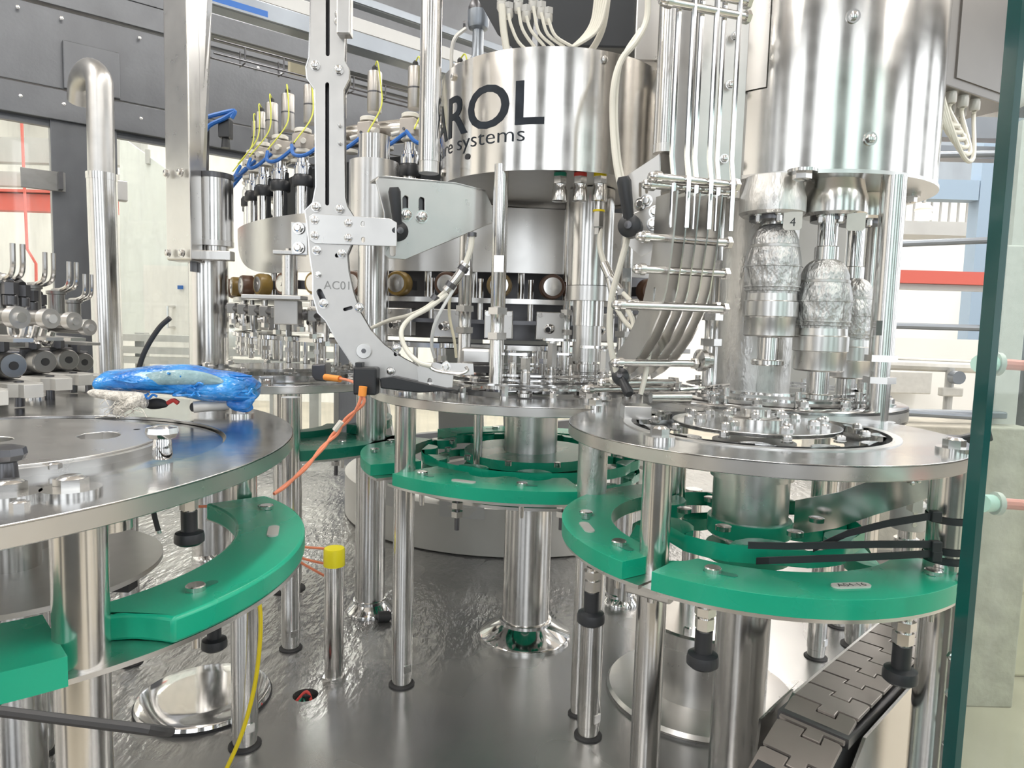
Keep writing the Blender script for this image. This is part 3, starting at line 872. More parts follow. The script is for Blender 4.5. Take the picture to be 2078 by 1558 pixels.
q = PZ(969, 930, GRN); post(t, q, GRN - .02, ZC - .015, .0080, foot=False, flats=False, name='tie_rod', seg=16)
column('table_column', 'thick polished column on a conical floor flange under the middle table', CC, .0450, ZC - .02, .088, sleeve=((.050, GRN - .05, GRN + .07), (.055, GRN + .07, ZC - .016)))
guide('green_guide', 'green guide at the left end of the middle table', CC, .225, .315, 152, 212, GRN, bolts=((168, .28), (188, .29)), cut1=1, n=24)
guide('green_guide', 'long green front guide of the middle table', CC, .225, .315, 225, 283, GRN, notches=((270, .215, .030), (250, .215, .03), (290, .215, .03)),
      bolts=((232, .285), (266, .280)), tagplate=(248, .287, None), n=60)
guide('green_guide', 'green rear guide arching behind the middle column', CC, .24, .315, 20, 130, GRN, bolts=((55, .28), (80, .28), (105, .28)), n=40, m='green')
t = thing('green_star', 'green star wheel below the middle table, with round pockets', 'star wheel', V(CC.x, CC.y, GRN - .02))
star(t, CC, .205, GRN - .014, 12, .030, th=.017, m='green', ph=0, rin=.125, name='upper_star')
star(t, CC, .205, GRN - .040, 12, .030, th=.014, m='green', ph=8, rin=.125, name='lower_star')
for k in range(12):
    q = xy((15 + 30 * k, .158), CC)
    MB().lathe([(.006, GRN + .003), (.006, GRN + .010), (.005, GRN + .011)], q, seg=16).build('round_bolt', 'steel', t)
MB().plate(circle(.240, 64), [circle(.20, 48)], O=(CC.x, CC.y, GRN - .050), t=.005).build('carrier_plate', 'brushed', t)
for k, (px, py) in enumerate(((928, 1030), (1140, 1030), (682, 930))):
    q = PZ(px, py, .315)
    t = thing('hanging_bolt', ('threaded bolt with two nuts hanging below the middle guide', 'threaded bolt with two nuts hanging beside the middle column', 'threaded bolt hanging below the rear left guide')[k], 'bolt', q)
    MB().lathe([(.004, q.z - .035), (.004, q.z + .02)], (q.x, q.y, 0), seg=12).build('stud', 'dark_steel', t)
    for dz in (0, -.014):
        MB().hexa(V(q.x, q.y, q.z + dz), V(q.x, q.y, q.z + dz + .009), .0095).build('nut', 'steel', t)

# ---------------- left table (near)
ZL = .467
t = thing('transfer_table', 'large near steel table at the left with a round star plate', 'table', LC)
LS = PZ(60, 905, ZL); LS = V(LS.x - .04, LS.y, 0)            # axis of the left star plate
hole1 = [(x - LC.x, y - LC.y) for x, y in circle(.215, 72, (LS.x, LS.y))]
MB().plate(circle(.443, 120), [hole1], O=(LC.x, LC.y, ZL - .016), t=.016).build('table_plate', 'plate_top', t, bevel=.0012)
MB().lathe([(.4434, ZL - .015), (.4434, ZL - .0015)], (LC.x, LC.y, 0), seg=120, cap=False).build('machined_rim', 'brushed', t)
MB().plate(circle(.212, 72), [circle(.02, 24)], O=(LS.x, LS.y, ZL - .014), t=.010).build('sunk_plate', 'plate_top', t)
key = []
kc = PZ(205, 893, ZL); kx, ky = kc.x - LS.x, kc.y - LS.y
ka = atan2(ky, kx)
keyh = [(kx + cos(ka) * a - sin(ka) * b, ky + sin(ka) * a + cos(ka) * b) for a, b in
        [(.018 * cos(radians(q)), .026 * sin(radians(q))) for q in range(-90, 91, 15)] + [(-.016, .018), (-.022, .0), (-.016, -.018)]]
MB().plate(circle(.150, 72), [keyh, circle(.02, 24)], O=(LS.x, LS.y, ZL - .004), t=.009).build('star_plate', 'brushed', t, bevel=.001)
MB().plate(circle(.158, 72), [circle(.1505, 72)], O=(LS.x, LS.y, ZL - .004), t=.007).build('inset_ring', 'brushed', t)
for (px, py, r) in ((145, 1000, .0115), (487, 843, .0105), (18, 1010, .0115), (75, 808, .0085)):
    hex_bolt(t, PZ(px, py, ZL), r=r, h=r * .8, washer=r * 1.75, wh=.004, name='hex_bolt')
for (px, py) in ((278, 880), (40, 1030), (110, 950)):
    hex_bolt(t, PZ(px, py, ZL), r=.006, h=.005)
pl1 = PZ(158, 1000, ZL); post(t, pl1, 0, ZL - .016, .0190)
pl2 = PZ(494, 1001, GRN); post(t, pl2, 0, ZL - .016, .0178)
pl3 = PZ(90, 1525, 0); post(t, pl3, 0, GRN - .03, .0125)
pl4 = PZ(266, 1345, 0); post(t, pl4, 0, ZL - .016, .0155)
pl5 = PZ(72, 1300, .05); post(t, V(pl5.x, pl5.y, 0), 0, ZL - .016, .0150, foot=False)
MB().lathe([(.018, .415), (.018, .43), (.014, .43), (.014, .45)], V(*PZ(222, 1060, .42)[:2], 0), seg=24).build('bushing', 'steel', t)
guide('green_guide', 'large green near guide at the left, with two round bolts', LG, .222, .296, -45, 55, GRN, th=.022, back=(-88, 58), notches=((-43, .302, .056),),
      bolts=((38, .268), (-22, .262)), tagplate=(16, .262, None), n=80, cut1=4)
guide('green_guide', 'short green guide block in front of the near left leg', LG, .215, .305, -84, -46.5, GRN, th=.022, n=30, plate=False)
plunger('black plunger knob below the near left table, above the round floor cover', PZ(383, 985, .452), .452, .80)
plunger('plunger with a white nut standing under the near green guide', PZ(434, 1215, .30), .30, .85)
t = thing('lower_wheel', 'thin worn steel wheel plate below the near left table', 'wheel', V(*PZ(100, 1150, .29)[:2], .285))
q = PZ(60, 1150, .285); q = V(q.x - .02, q.y, 0)
MB().plate(circle(.165, 64), [circle(.03, 24)], O=(q.x, q.y, .280), t=.006).build('disc', 'matte_steel', t)
MB().box(PZ(245, 1182, .275), (.03, .02, .016)).build('clamp_block', 'black_plastic', t, smooth=0)
MB().lathe([(.03, .0), (.03, ZL - .02)], q, seg=28).build('shaft', 'steel', t)
t = thing('side_block', 'green guide corner at the far left edge of the picture', 'guide rail', PZ(0, 1400, .28))
MB().box(PZ(-22, 1385, .28), (.03, .05, .035)).build('slab', 'green', t, smooth=0, bevel=.004)
MB().tube([PZ(-40, 1438, .40), PZ(150, 1462, .40), PZ(300, 1480, .40), PZ(345, 1484, .38)], .0026, seg=8).build('strap', 'black_rubber', t)
# floor cover, capped tube, floor bits
q = PZ(415, 1418, 0)
t = thing('floor_cover', 'round polished domed cover lying on the wet floor', 'cover', q)
MB().lathe([(.096, 0), (.099, .004), (.097, .009), (.090, .011), (.060, .0125), (.001, .013)], q, seg=64).build('lid', 'chrome', t)
MB().lathe([(.1005, 0), (.1005, .003)], q, seg=64).build('gasket', 'black_rubber', t)
q = PZ(677, 1378, 0)
t = thing('capped_tube', 'upright steel tube with a yellow plastic cap', 'tube', q)
MB().lathe([(.0148, .006), (.0148, .034), (.0155, .035), (.0163, .205)], q, seg=32).build('body', 'steel', t)
MB().hexa(q, q + ZUP * .007, .019).build('hex_base', 'steel', t)
MB().lathe([(.0172, .196), (.0172, .222), (.016, .225), (.001, .2255)], q, seg=32).build('cap', 'yellow', t)
q = PZ(778, 1262, 0)
t = thing('black_plug', 'small black rubber plug lying beside a column flange', 'plug', q)
MB().cyl(q + V(-.011, 0, .0105), q + V(.011, .006, .0105), .0105, seg=16).build('body', 'black_rubber', t)
MB().cyl(q + V(.011, .006, .0105), q + V(.014, .007, .0105), .008, seg=16).build('face', 'black_plastic', t)
t = thing('pit_wires', 'tangle of black, red and green wires in the small floor hole', 'wires', hole_c)
hc = hole_c
MB().tube([hc + V(-.014, -.004, -.010), hc + V(0, .006, .002), hc + V(.012, -.004, -.012)], .0028, seg=8).build('red_wire', 'red', t)
MB().tube([hc + V(-.010, .010, -.012), hc + V(.002, -.004, .001), hc + V(.010, .010, -.012)], .0026, seg=8).build('black_wire', 'black_rubber', t)
MB().tube([hc + V(-.012, -.010, -.014), hc + V(-.004, .002, -.004), hc + V(.002, -.012, -.014)], .0022, seg=8).build('green_wire', 'green_dark', t)

# ---------------- rear left table
ZB = .475
t = thing('transfer_table', 'rear left steel table behind the blue bag', 'table', BC)
table_plate(t, BC, .250, .12, ZB)
star(t, BC, .20, ZB + .002, 14, .02, th=.012, ph=3)
MB().lathe([(.10, ZB + .014), (.10, ZB + .020), (.05, ZB + .020)], (BC.x, BC.y, 0), seg=48).build('hub_ring', 'steel', t)
for k in range(10):
    hex_bolt(t, xy((36 * k + 10, .145), BC) + ZUP * (ZB + .014), r=.009, h=.009, washer=.013, wh=.003)
for k in range(9):
    hex_bolt(t, xy((40 * k + 4, .232), BC) + ZUP * ZB, r=.007, h=.008, washer=.010)
q = PZ(590, 1315, 0); post(t, q, 0, ZB - .015, .0165)
q = PZ(565, 1290, 0); post(t, V(q.x - .03, q.y + .15, 0), 0, ZB - .015, .012)
post(t, V(BC.x + .02, BC.y, 0), 0, ZB - .015, .03)
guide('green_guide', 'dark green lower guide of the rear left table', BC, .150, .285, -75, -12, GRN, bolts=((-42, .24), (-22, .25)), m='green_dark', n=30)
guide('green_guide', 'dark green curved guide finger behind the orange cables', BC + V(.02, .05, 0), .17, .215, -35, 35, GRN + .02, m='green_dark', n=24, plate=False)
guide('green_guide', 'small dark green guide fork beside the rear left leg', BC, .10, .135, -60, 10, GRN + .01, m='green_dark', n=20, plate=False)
column('support_column', 'polished column on a round floor flange, rising between the two cap chute plates', PZ(750, 1240, 0), .0300, .955, .048, .022,
       sleeve=((.048, .765, .905),))
column('support_column', 'polished column behind the middle table, half hidden by the right green guide', PZ(1256, 1222, 0), .030, .44, .042, .018)
q = PZ(430, 1130, 0)
column('support_column', 'polished column seen under the near left table behind the black knob', V(q.x, q.y, 0), .030, .44, .045, .02)
# round drive housing on the floor
q = PZ(1418, 1402, 0)
t = thing('drive_housing', 'round flanged drive housing on the floor behind the right column', 'housing', q)
MB().lathe([(.150, 0), (.152, .004), (.148, .010), (.10, .018)], q, seg=64).build('flange', 'brushed', t)
MB().lathe([(.092, .016), (.092, .105)], q, seg=48).build('body', 'brushed', t)
MB().lathe([(.097, .105), (.097, .128), (.093, .131), (.05, .131)], q, seg=48).build('lid', 'steel', t)
for k in range(8):
    a = radians(45 * k + 12)
    hex_bolt(t, q + V(.075 * cos(a), .075 * sin(a), .131), r=.007, h=.008)
post(t, q + V(-.012, .05, 0), .13, .33, .014, foot=False, flats=False, name='shaft')
for k, (px, py) in enumerate(((1655, 1333), (1738, 1310), (1700, 1270))):
    q = PZ(px, py, 0)
    t = thing('support_post', ('slim steel post with spanner flats left of the slatted chain', 'steel post half hidden by the far end of the chain', 'rear steel post behind the chain')[k], 'post', q)
    post(t, q, 0, GRN - .02, .0165 if k != 1 else .023, name='shaft')
# ================================================================== lettered capping drum above the middle table
DC = P(1120, 250, 1.29); DC = V(DC.x, DC.y, 0)
DR, DZ0, DZ1 = .200, .838, 1.022
t = thing('capping_drum', 'round stainless drum lettered AROL closure systems hanging over the middle table', 'machine head', V(DC.x, DC.y, DZ0))
MB().lathe([(DR - .004, DZ0 + .004), (DR, DZ0), (DR, DZ1), (DR - .004, DZ1), (DR - .004, DZ0 + .03)], DC, seg=128, cap=False).build('shell', 'drum_steel', t)
MB().lathe([(DR - .003, DZ0 + .006), (DR - .003, DZ0 + .010)], DC, seg=96).build('bottom_plate', 'matte_steel', t)
MB().lathe([(DR - .005, DZ1 - .03), (DR - .005, DZ1 - .026)], DC, seg=96).build('top_plate', 'matte_steel', t)


def wrap_text(body, size, a_right, width_deg, zbase, hscale, parent, name, off=0.0):
    """lettering wrapped round the drum; right end at angle a_right (0 = facing camera, negative = left)"""
    vs, fs = text_mesh(body, size, off)
    x0, x1 = min(v.x for v in vs), max(v.x for v in vs); y0, y1 = min(v.y for v in vs if True), max(v.y for v in vs)
    m = MB(); out = []
    for v in vs:
        a = radians(a_right - width_deg * (x1 - v.x) / (x1 - x0))
        out.append(V(DC.x + (DR + .0006) * sin(a), DC.y - (DR + .0006) * cos(a), zbase + v.y * hscale))
    m.add(out, fs)
    return m.build(name, 'print_dark', parent, smooth=0)


# angle 0 points at the camera; lettering sits on the left flank
a_face = math.degrees(atan2(-DC.x, DC.y)) * 0
wrap_text('AROL', .10, -6.0, 80, .908, .93, t, 'lettering', .0014)
wrap_text('closure systems', .034, -14.5, 80, .882, 1.0, t, 'small_lettering', -.0003)
for a, z in ((-58, 1.004), (20, 1.008), (-70, .856)):
    n = V(sin(radians(a)), -cos(radians(a)), 0); hex_bolt(t, DC + n * DR + ZUP * z, n, .006, .005)
n = V(sin(radians(-45)), -cos(radians(-45)), 0)
MB().plate(slot(0, 0, .009, .012), O=DC + n * (DR + .0004) + ZUP * .868, U=ZUP, Vv=V(-n.y, n.x, 0), N=n, t=.0008).build('keyhole', 'black_plastic', t)
# spindle under the drum
q = P(1198, 500, 1.27); q = V(q.x, q.y, 0)
t = thing('capping_spindle', 'fat polished spindle below the lettered drum', 'spindle', V(q.x, q.y, .50))
MB().lathe([(.041, .672), (.041, DZ0 + .004)], q, seg=48).build('sleeve', 'steel', t)
MB().lathe([(.0415, .645), (.0415, .671)], q, seg=48).build('sleeve_collar', 'brushed', t)
MB().lathe([(.029, .60), (.029, .645)], q, seg=40).build('neck', 'steel', t)
MB().lathe([(.026, .535), (.026, .60)], q, seg=40).build('shaft', 'brushed', t)
MB().lathe([(.022, .500), (.022, .515), (.026, .516), (.026, .530), (.021, .531), (.021, .536)], q, seg=40).build('chuck', 'steel', t)
# slim posts carrying the drum
for k, (px, py, Y, r, z0, z1, lab) in enumerate((
        (1012, 560, 1.12, .0118, .494, DZ0 + .012, 'slim bright post with two hex nuts in front of the rollers'),
        (944, 600, 1.30, .0125, .50, .80, 'slim post with hex nuts half behind the bracket plate'),
        (1152, 560, 1.42, .0095, .50, DZ0 + .012, 'slim post left of the fat spindle'),
        (1268, 600, 1.36, .0120, .50, .80, 'slim post right of the fat spindle'),
        (1448, 600, 1.10, .0115, .494, .83, 'slim post right of the right-hand cap chute'))):
    q = P(px, py, Y); q = V(q.x, q.y, 0)
    t = thing('drum_post', lab, 'post', V(q.x, q.y, z0))
    MB().lathe([(r, z0), (r, z0 + .09), (r * .92, z0 + .092), (r * .92, z0 + .118), (r * 1.02, z0 + .12), (r * 1.02, z1)], q, seg=24).build('shaft', 'steel', t)
    for dz in (.080, .120):
        MB().hexa(q + ZUP * (z0 + dz), q + ZUP * (z0 + dz + .011), r * 1.45).build('hex_nut', 'steel', t)
    MB().box(q + V(0, -r * .9, z0 + .20), (r * 1.3, r * .4, .026)).build('spanner_flat', 'chrome', t, smooth=0)
    MB().lathe([(r * 1.6, z0), (r * 1.6, z0 + .006), (r * 1.1, z0 + .007)], q, seg=24).build('foot', 'steel', t)
# air couplings
for k, (px, col) in enumerate(((1137, 'green_dark'), (1178, 'red'), (1218, 'cable_yellow'))):
    q = P(px, 355, 1.13)
    t = thing('air_coupling', ('green', 'red', 'yellow')[k] + '-ringed steel air coupling under the lettered drum', 'coupling', q, 'air couplings in a row under the drum')
    MB().lathe([(.0105, 0), (.0105, .006)], q - ZUP * .003, seg=20).build('colour_ring', col, t)
    MB().hexa(q - ZUP * .014, q - ZUP * .003, .0112).build('hex_nut', 'steel', t)
    MB().lathe([(.0105, -.042), (.0125, -.041), (.0125, -.024), (.0112, -.022), (.0112, -.015)], q, seg=24).build('body', 'steel', t)
    if k == 2:
        MB().lathe([(.006, -.060), (.006, -.042)], q, seg=16).build('nipple', 'steel', t)
        MB().lathe([(.0098, -.058), (.0098, -.055)], q, seg=20).build('yellow_ring', 'cable_yellow', t)
        MB().hexa(q - ZUP * .082, q - ZUP * .058, .0085).build('plug', 'steel', t)
        MB().hexa(q - ZUP * .094, q - ZUP * .084, .0065).build('hex_end', 'steel', t)
# ------------------------------------------------------------------ standoffs and grippers round the middle table
sp = [(1065, 790, .545, 1), (1118, 782, .568, 1), (1225, 795, .560, 1), (1040, 770, .540, 0), (1160, 775, .540, 0), (1200, 770, .535, 0), (960, 775, .535, 0), (1275, 780, .545, 0)]
for k, (px, py, zt, big) in enumerate(sp):
    q = PZ(px, py, .494); q = V(q.x, q.y, 0)
    t = thing('standoff', f'short steel standoff with a hex top on the middle table, {ORD[k]} of eight', 'standoff', V(q.x, q.y, .482), 'standoffs round the middle table')
    r = .0085 if big else .007
    MB().lathe([(r * 1.5, .482), (r * 1.5, .488), (r, .489), (r, .522), (r * .9, .523), (r * .9, .53)], q, seg=20).build('stud', 'steel', t)
    MB().hexa(q + ZUP * .527, q + ZUP * zt, r * 1.05).build('hex_pillar', 'brushed', t)
    MB().lathe([(r * 1.3, zt), (r * 1.3, zt + .003), (r * .8, zt + .004), (r * .8, zt + .009)], q, seg=20).build('cap', 'steel', t)
    if k in (0, 1, 2, 4):
        a = .03
        MB().plate(slot(0, .012 if k % 2 else -.012, .014, .058, 8), [circle(.0035, 12, (0, .028 if k % 2 else -.028))], O=q + ZUP * (zt + .004), U=(0, 1, 0), Vv=(1, 0, 0), N=(0, 0, 1), t=.004).build('finger', 'chrome', t)

# ================================================================== big filler turret at the right
BTC = V(.418, 1.120, 0); TC = V(.452, 1.130, 0); TZ = .812; TR = .190
t = thing('turret_drum', 'large tall stainless drum at the upper right with capping heads below', 'machine head', V(TC.x, TC.y, TZ))
MB().lathe([(TR, TZ + .004), (TR, 1.55)], TC, seg=128, cap=False).build('shell', 'drum_steel', t)
MB().lathe([(TR + .002, TZ), (TR + .002, TZ + .005), (TR - .002, TZ + .006)], TC, seg=128).build('bottom_rim', 'brushed', t)
n = V(sin(radians(-6)), -cos(radians(-6)), 0)
cov = [V(TC.x + (TR + .003) * sin(radians(a)), TC.y - (TR + .003) * cos(radians(a)), 0) for a in range(-58, -34, 3)]
m_ = MB(); N_ = len(cov)
for z in (TZ + .12, 1.55): m_.v += [c + ZUP * z for c in cov]
m_.f += [(i, i + 1, N_ + i + 1, N_ + i) for i in range(N_ - 1)]
m_.build('cover_sheet', 'brushed', t)
for a, z in ((4, TZ + .045), (-6, TZ + .20)):
    n = V(sin(radians(a)), -cos(radians(a)), 0); hex_bolt(t, TC + n * TR + ZUP * z, n, .006, .004, .009, .002)
q = P(1627, 372, .93); hex_bolt(t, V(q.x, q.y, TZ), (0, 0, -1), .012, .010, .019, .004)
q = P(1848, 402, 1.07); hex_bolt(t, V(q.x, q.y, TZ), (0, 0, -1), .009, .010, .013, .004)
t = thing('turret_column', 'wide galvanized column standing behind the capping heads', 'column', V(TC.x - .02, TC.y + .03, .49))
q = V(P(1525, 700, 1.2).x, 1.2, 0)
MB().lathe([(.066, .49), (.066, TZ)], q, seg=56).build('shaft', 'galvanized', t)
MB().lathe([(.20, .470), (.20, .492), (.196, .494), (.06, .494)], V(BTC.x, BTC.y, 0), seg=96).build('base_plate', 'plate_top', t)
MB().lathe([(.2005, .474), (.2005, .488)], V(BTC.x, BTC.y, 0), seg=96, cap=False).build('base_rim', 'brushed', t)
for k in range(18):
    a = radians(20 * k + 5)
    hex_bolt(t, V(BTC.x + .175 * cos(a), BTC.y + .175 * sin(a), .494), r=.0065, h=.009, washer=.009, wh=.003)
t = thing('turret_guide_ring', 'flat bright guide ring lying round the turret base', 'ring', V(TC.x, TC.y, .494))
for R_, z_ in ((.165, .500), (.145, .507)):
    MB().plate(circle(R_, 72), [circle(R_ - .014, 72)], O=(BTC.x, BTC.y, z_), t=.004).build('ring', 'chrome', t)
for k in range(10):
    a = radians(36 * k + 12)
    MB().cyl((BTC.x + .158 * cos(a), BTC.y + .158 * sin(a), .494), (BTC.x + .158 * cos(a), BTC.y + .158 * sin(a), .516), .005, seg=12).build('spacer', 'steel', t)
# turret posts
for k, (px, py, Y, r, z0, lab) in enumerate(((1797, 600, .955, .0160, .478, 'bright turret post with two hex nuts in front of the ladder'),
                                             (1765, 600, 1.26, .0130, .478, 'darker turret post behind the bright one'))):
    q = P(px, py, Y); q = V(q.x, q.y, 0)
    t = thing('turret_post', lab, 'post', V(q.x, q.y, z0))
    MB().lathe([(r * .92, z0), (r * .92, z0 + .055), (r * .8, z0 + .056), (r * .8, z0 + .085), (r, z0 + .087), (r, TZ)], q, seg=32).build('shaft', 'steel', t)
    for dz in (.054, .084):
        MB().hexa(q + ZUP * (z0 + dz), q + ZUP * (z0 + dz + .009), r * 1.3).build('hex_nut', 'steel', t)
    MB().box(q + V(-r * .75, -r * .6, z0 + .13), (r * .6, r * .5, .020)).build('spanner_flat', 'chrome', t, smooth=0)
    MB().lathe([(r * 1.5, z0 - .004), (r * 1.5, z0 + .001)], q, seg=24).build('foot', 'steel', t)


def cap_head(name, label, px, py_bot, Y, shaft_top, dz_shaft, num=None, s=1.0):
    """capping head: shaft, ridged taper body, band, lower shaft and foot disc"""
    q = P(px, py_bot, Y)
    t = thing(name, label, 'capping unit', q)
    k = .00070 * s                         # metres per photo pixel at this distance
    b = [(46, 0), (50, 3), (50, 38), (51, 40), (53, 41), (53, 70), (50, 72), (49, 86), (49, 92), (51, 93), (52, 100), (54, 112),
         (53, 125), (55, 138), (54, 150), (51, 165), (48, 176), (47, 180), (46, 182), (46, 192), (43, 200), (40, 207), (36, 213), (30, 219), (24, 222), (22, 224)]
    MB().lathe([(r * k, y * k) for r, y in b[:8]], q, seg=48).build('band', 'brushed', t)
    MB().lathe([(r * k, y * k) for r, y in b[7:]], q, seg=48).build('ridged_body', 'rough_cast', t)
    MB().lathe([(47 * k, 176 * k), (48.5 * k, 177 * k), (48.5 * k, 182 * k), (46 * k, 183 * k)], q, seg=48).build('groove_ring', 'matte_steel', t)
    for gy, gr in ((93, 52.5), (100, 54.5), (140, 56.5)):
        MB().lathe([((gr - 2) * k, (gy - 2) * k), (gr * k, (gy - 1) * k), (gr * k, (gy + 1) * k), ((gr - 2) * k, (gy + 2) * k)], q, seg=48).build('groove_ring', 'rough_cast', t)
    MB().lathe([(23 * k, 222 * k), (23 * k, 248 * k), (20 * k, 250 * k)], q, seg=32).build('collar', 'steel', t)
    MB().lathe([(19 * k, 248 * k), (19 * k, 248 * k + dz_shaft)], q, seg=32).build('piston_rod', 'chrome', t)
    MB().lathe([(21 * k, -46 * k), (21 * k, -2 * k), (24 * k, 0)], q, seg=32).build('lower_shaft', 'steel', t)
    MB().lathe([(30 * k, -58 * k), (32 * k, -56 * k), (32 * k, -48 * k), (29 * k, -46 * k)], q, seg=36).build('foot_disc', 'steel', t)
    return t, q


cap_head('capping_unit', 'left capping head, the highest of the three rough grey cylinders', 1560, 683, .985, 445, .03)
cap_head('capping_unit', 'middle capping head, lowest in front with a bright piston rod', 1661, 752, .985, 560, .09)
cap_head('capping_unit', 'rear right capping head half hidden behind the middle one', 1716, 766, 1.10, 560, .12, s=1.0)
for k, (px, py, Y, num) in enumerate(((1566, 440, .985, '4'), (1690, 442, 1.0, '5'), (1745, 450, 1.09, None))):
    q = P(px, py, Y)
    t = thing('head_housing', ('chuck housing with a plate numbered 4 above the left capping head', 'chuck housing above the middle capping head', 'chuck housing above the rear capping head')[k], 'housing', q)
    zt = TZ - q.z
    MB().lathe([(.040, 0), (.0445, .004), (.0445, .024), (.041, .036), (.038, zt)], q, seg=40).build('cup', 'galvanized' if k == 0 else 'steel', t)
    MB().lathe([(.030, -.006), (.030, .002)], q, seg=32).build('lower_ring', 'dark_steel', t)
    for a in (215, 268, 318):
        p = q + V(.030 * cos(radians(a)), .030 * sin(radians(a)), 0)
        hex_bolt(t, p, (0, 0, -1), .0045, .010, .006, .002)
    if num:
        u = V(.98, -.2, 0); c = q + V(.014, -.0395, -.012)
        o = MB().plate([(-.012, -.008), (-.009, -.011), (.009, -.011), (.012, -.008), (.012, .013), (-.012, .013)], O=c, U=u, Vv=ZUP, N=V(-.2, -.98, 0), t=.0015).build('number_plate', 'light_grey', t, smooth=0)
        if k == 0:
            vs, fs = text_mesh(num, .016); x0 = max(v.x for v in vs) / 2
            MB().add([c + u * (v.x - x0) + ZUP * (v.y - .006) + V(-.2, -.98, 0) * .0018 for v in vs], fs).build('numeral', 'black_plastic', o, smooth=0)

# ------------------------------------------------------------------ electric box with glands and cables, upper right
q = P(1990, 70, 1.15)
t = thing('electric_box', 'dark steel electric box with cable glands underneath at the upper right', 'electric box', q)
bx0, bx1 = P(1918, 172, 1.10), P(2062, 176, 1.20)
u = (bx1 - bx0); u.z = 0; L_ = u.length; u.normalize(); w = V(-u.y, u.x, 0)
zb = bx0.z
MB().box(bx0 + u * (L_ / 2) + w * .06 + ZUP * .12, (L_, .12, .24), u, w, ZUP).build('body', 'box_steel', t, smooth=0, bevel=.002)
MB().box(bx0 - u * .012 + w * .03 + ZUP * .12, (.006, .05, .24), u, w, ZUP).build('side_flange', 'steel', t, smooth=0)
MB().box(bx0 + u * (L_ / 2 + .01) - w * .001 + ZUP * .12, (L_ - .03, .003, .21), u, w, ZUP).build('lid', 'box_steel', t, smooth=0)
gl = []
for r in range(2):
    for i in range(3):
        c = bx0 + u * (.040 + .034 * i + .017 * (1 - r)) + w * (.012 + .03 * (1 - r))
        o = MB().lathe([(.0075, -.004), (.0075, 0)], c, seg=16).build('gland', 'light_grey', t)
        MB().lathe([(.0065, -.018), (.0078, -.016), (.0078, -.004)], c, seg=10).build('gland_nut', 'light_grey', o)
        gl.append(c - ZUP * .018)
for k, g in enumerate(gl):
    y = 235 + 13 * k
    t = thing('white_cable', f'looping white cable from the electric box glands, {ORD[k]} of six', 'cable', g, 'white cables looping from the electric box')
    tp = P(1893 + k * 4, -20, 1.06 + .004 * k)
    mid = P(1890 + k * 4, 180, 1.055)
    lo = P(1905 + 9 * k, y + 8, 1.06)
    MB().tube([tp, P(1896 + k * 4, 90, 1.055), mid, lo, P(1945 + 6 * k, y + 20, 1.09), g - ZUP * .012, g], .0032, seg=8, sub=6).build('jacket', 'cable_white', t)
t = thing('cable_tie', 'black ties bundling the white cables beside the drum', 'cable tie', P(1905, 50, 1.04))
for (x, y) in ((1903, 52), (1893, 202)):
    MB().tube([P(x - 12, y, 1.04), P(x + 3, y + 3, 1.035), P(x + 17, y, 1.05)], .0022, seg=6).build('band', 'black_plastic', t)
    MB().box(P(x + 8, y + 2, 1.03), (.006, .004, .004)).build('latch', 'black_plastic', t, smooth=0)
# ================================================================== left cap chute: layered plates curving down to the middle table
CY = 1.06                                  # distance of the chute's front face
cu, cv = V(1, 0, 0), V(0, 0, 1)


def pl_pts(pix, Y):
    """pixel outline -> (x, z) pairs in the vertical plane Y"""
    return [(P(x, y, Y).x, P(x, y, Y).z) for x, y in pix]


def px_slot(cx, cy, w, h, ang=0.0, n=6):
    r = w / 2; d = h / 2 - r; a = radians(ang); o = []
    for x, y in arc(r, 0, 180, n, (0, d)) + arc(r, 180, 360, n, (0, -d)):
        o.append((cx + x * cos(a) - y * sin(a), cy + x * sin(a) + y * cos(a)))
    return o


L_out = [(632, -30), (630, 60), (628, 118), (622, 138), (624, 160), (640, 182), (642, 380), (636, 412), (620, 428), (624, 455), (630, 520), (636, 560),
         (636, 600), (646, 634), (662, 650), (684, 690), (714, 735), (744, 762), (800, 775), (848, 783)]
R_out = [(880, 783), (880, 760), (858, 748), (820, 728), (780, 700), (752, 670), (730, 632), (716, 590), (707, 550), (704, 515), (718, 482), (718, 440), (704, 418),
         (700, 400), (697, 182), (708, 160), (708, 140), (698, 122), (700, 60), (704, -30)]
t = thing('cap_chute', 'tall layered cap chute at the left with slots, curving down and stamped AC01', 'cap chute', P(850, 785, CY))
holes = [px_slot(665, 50, 8, 128), px_slot(664, 292, 8, 250), px_slot(690, 516, 9, 22, 70), px_slot(652, 600, 12, 30, -25), px_slot(706, 626, 7, 20, 75), px_slot(805, 712, 9, 22, 15)]
MB().plate(pl_pts(L_out + R_out, CY), [pl_pts(h, CY) for h in holes], O=(0, CY, 0), U=cu, Vv=cv, N=V(0, 1, 0), t=.003).build('front_plate', 'matte_steel', t, smooth=30, bevel=.0008)
for k, d in enumerate((.013, .026)):
    sh = lambda pts: [(x - 3 - 2 * k, y) for x, y in pts]
    MB().plate(pl_pts(sh(L_out) + sh(R_out)[:6] + sh(R_out)[6:], CY), O=(0, CY + d, 0), U=cu, Vv=cv, N=V(0, 1, 0), t=.003).build('rear_plate', 'matte_steel' if k else 'dark_steel', t, smooth=30)
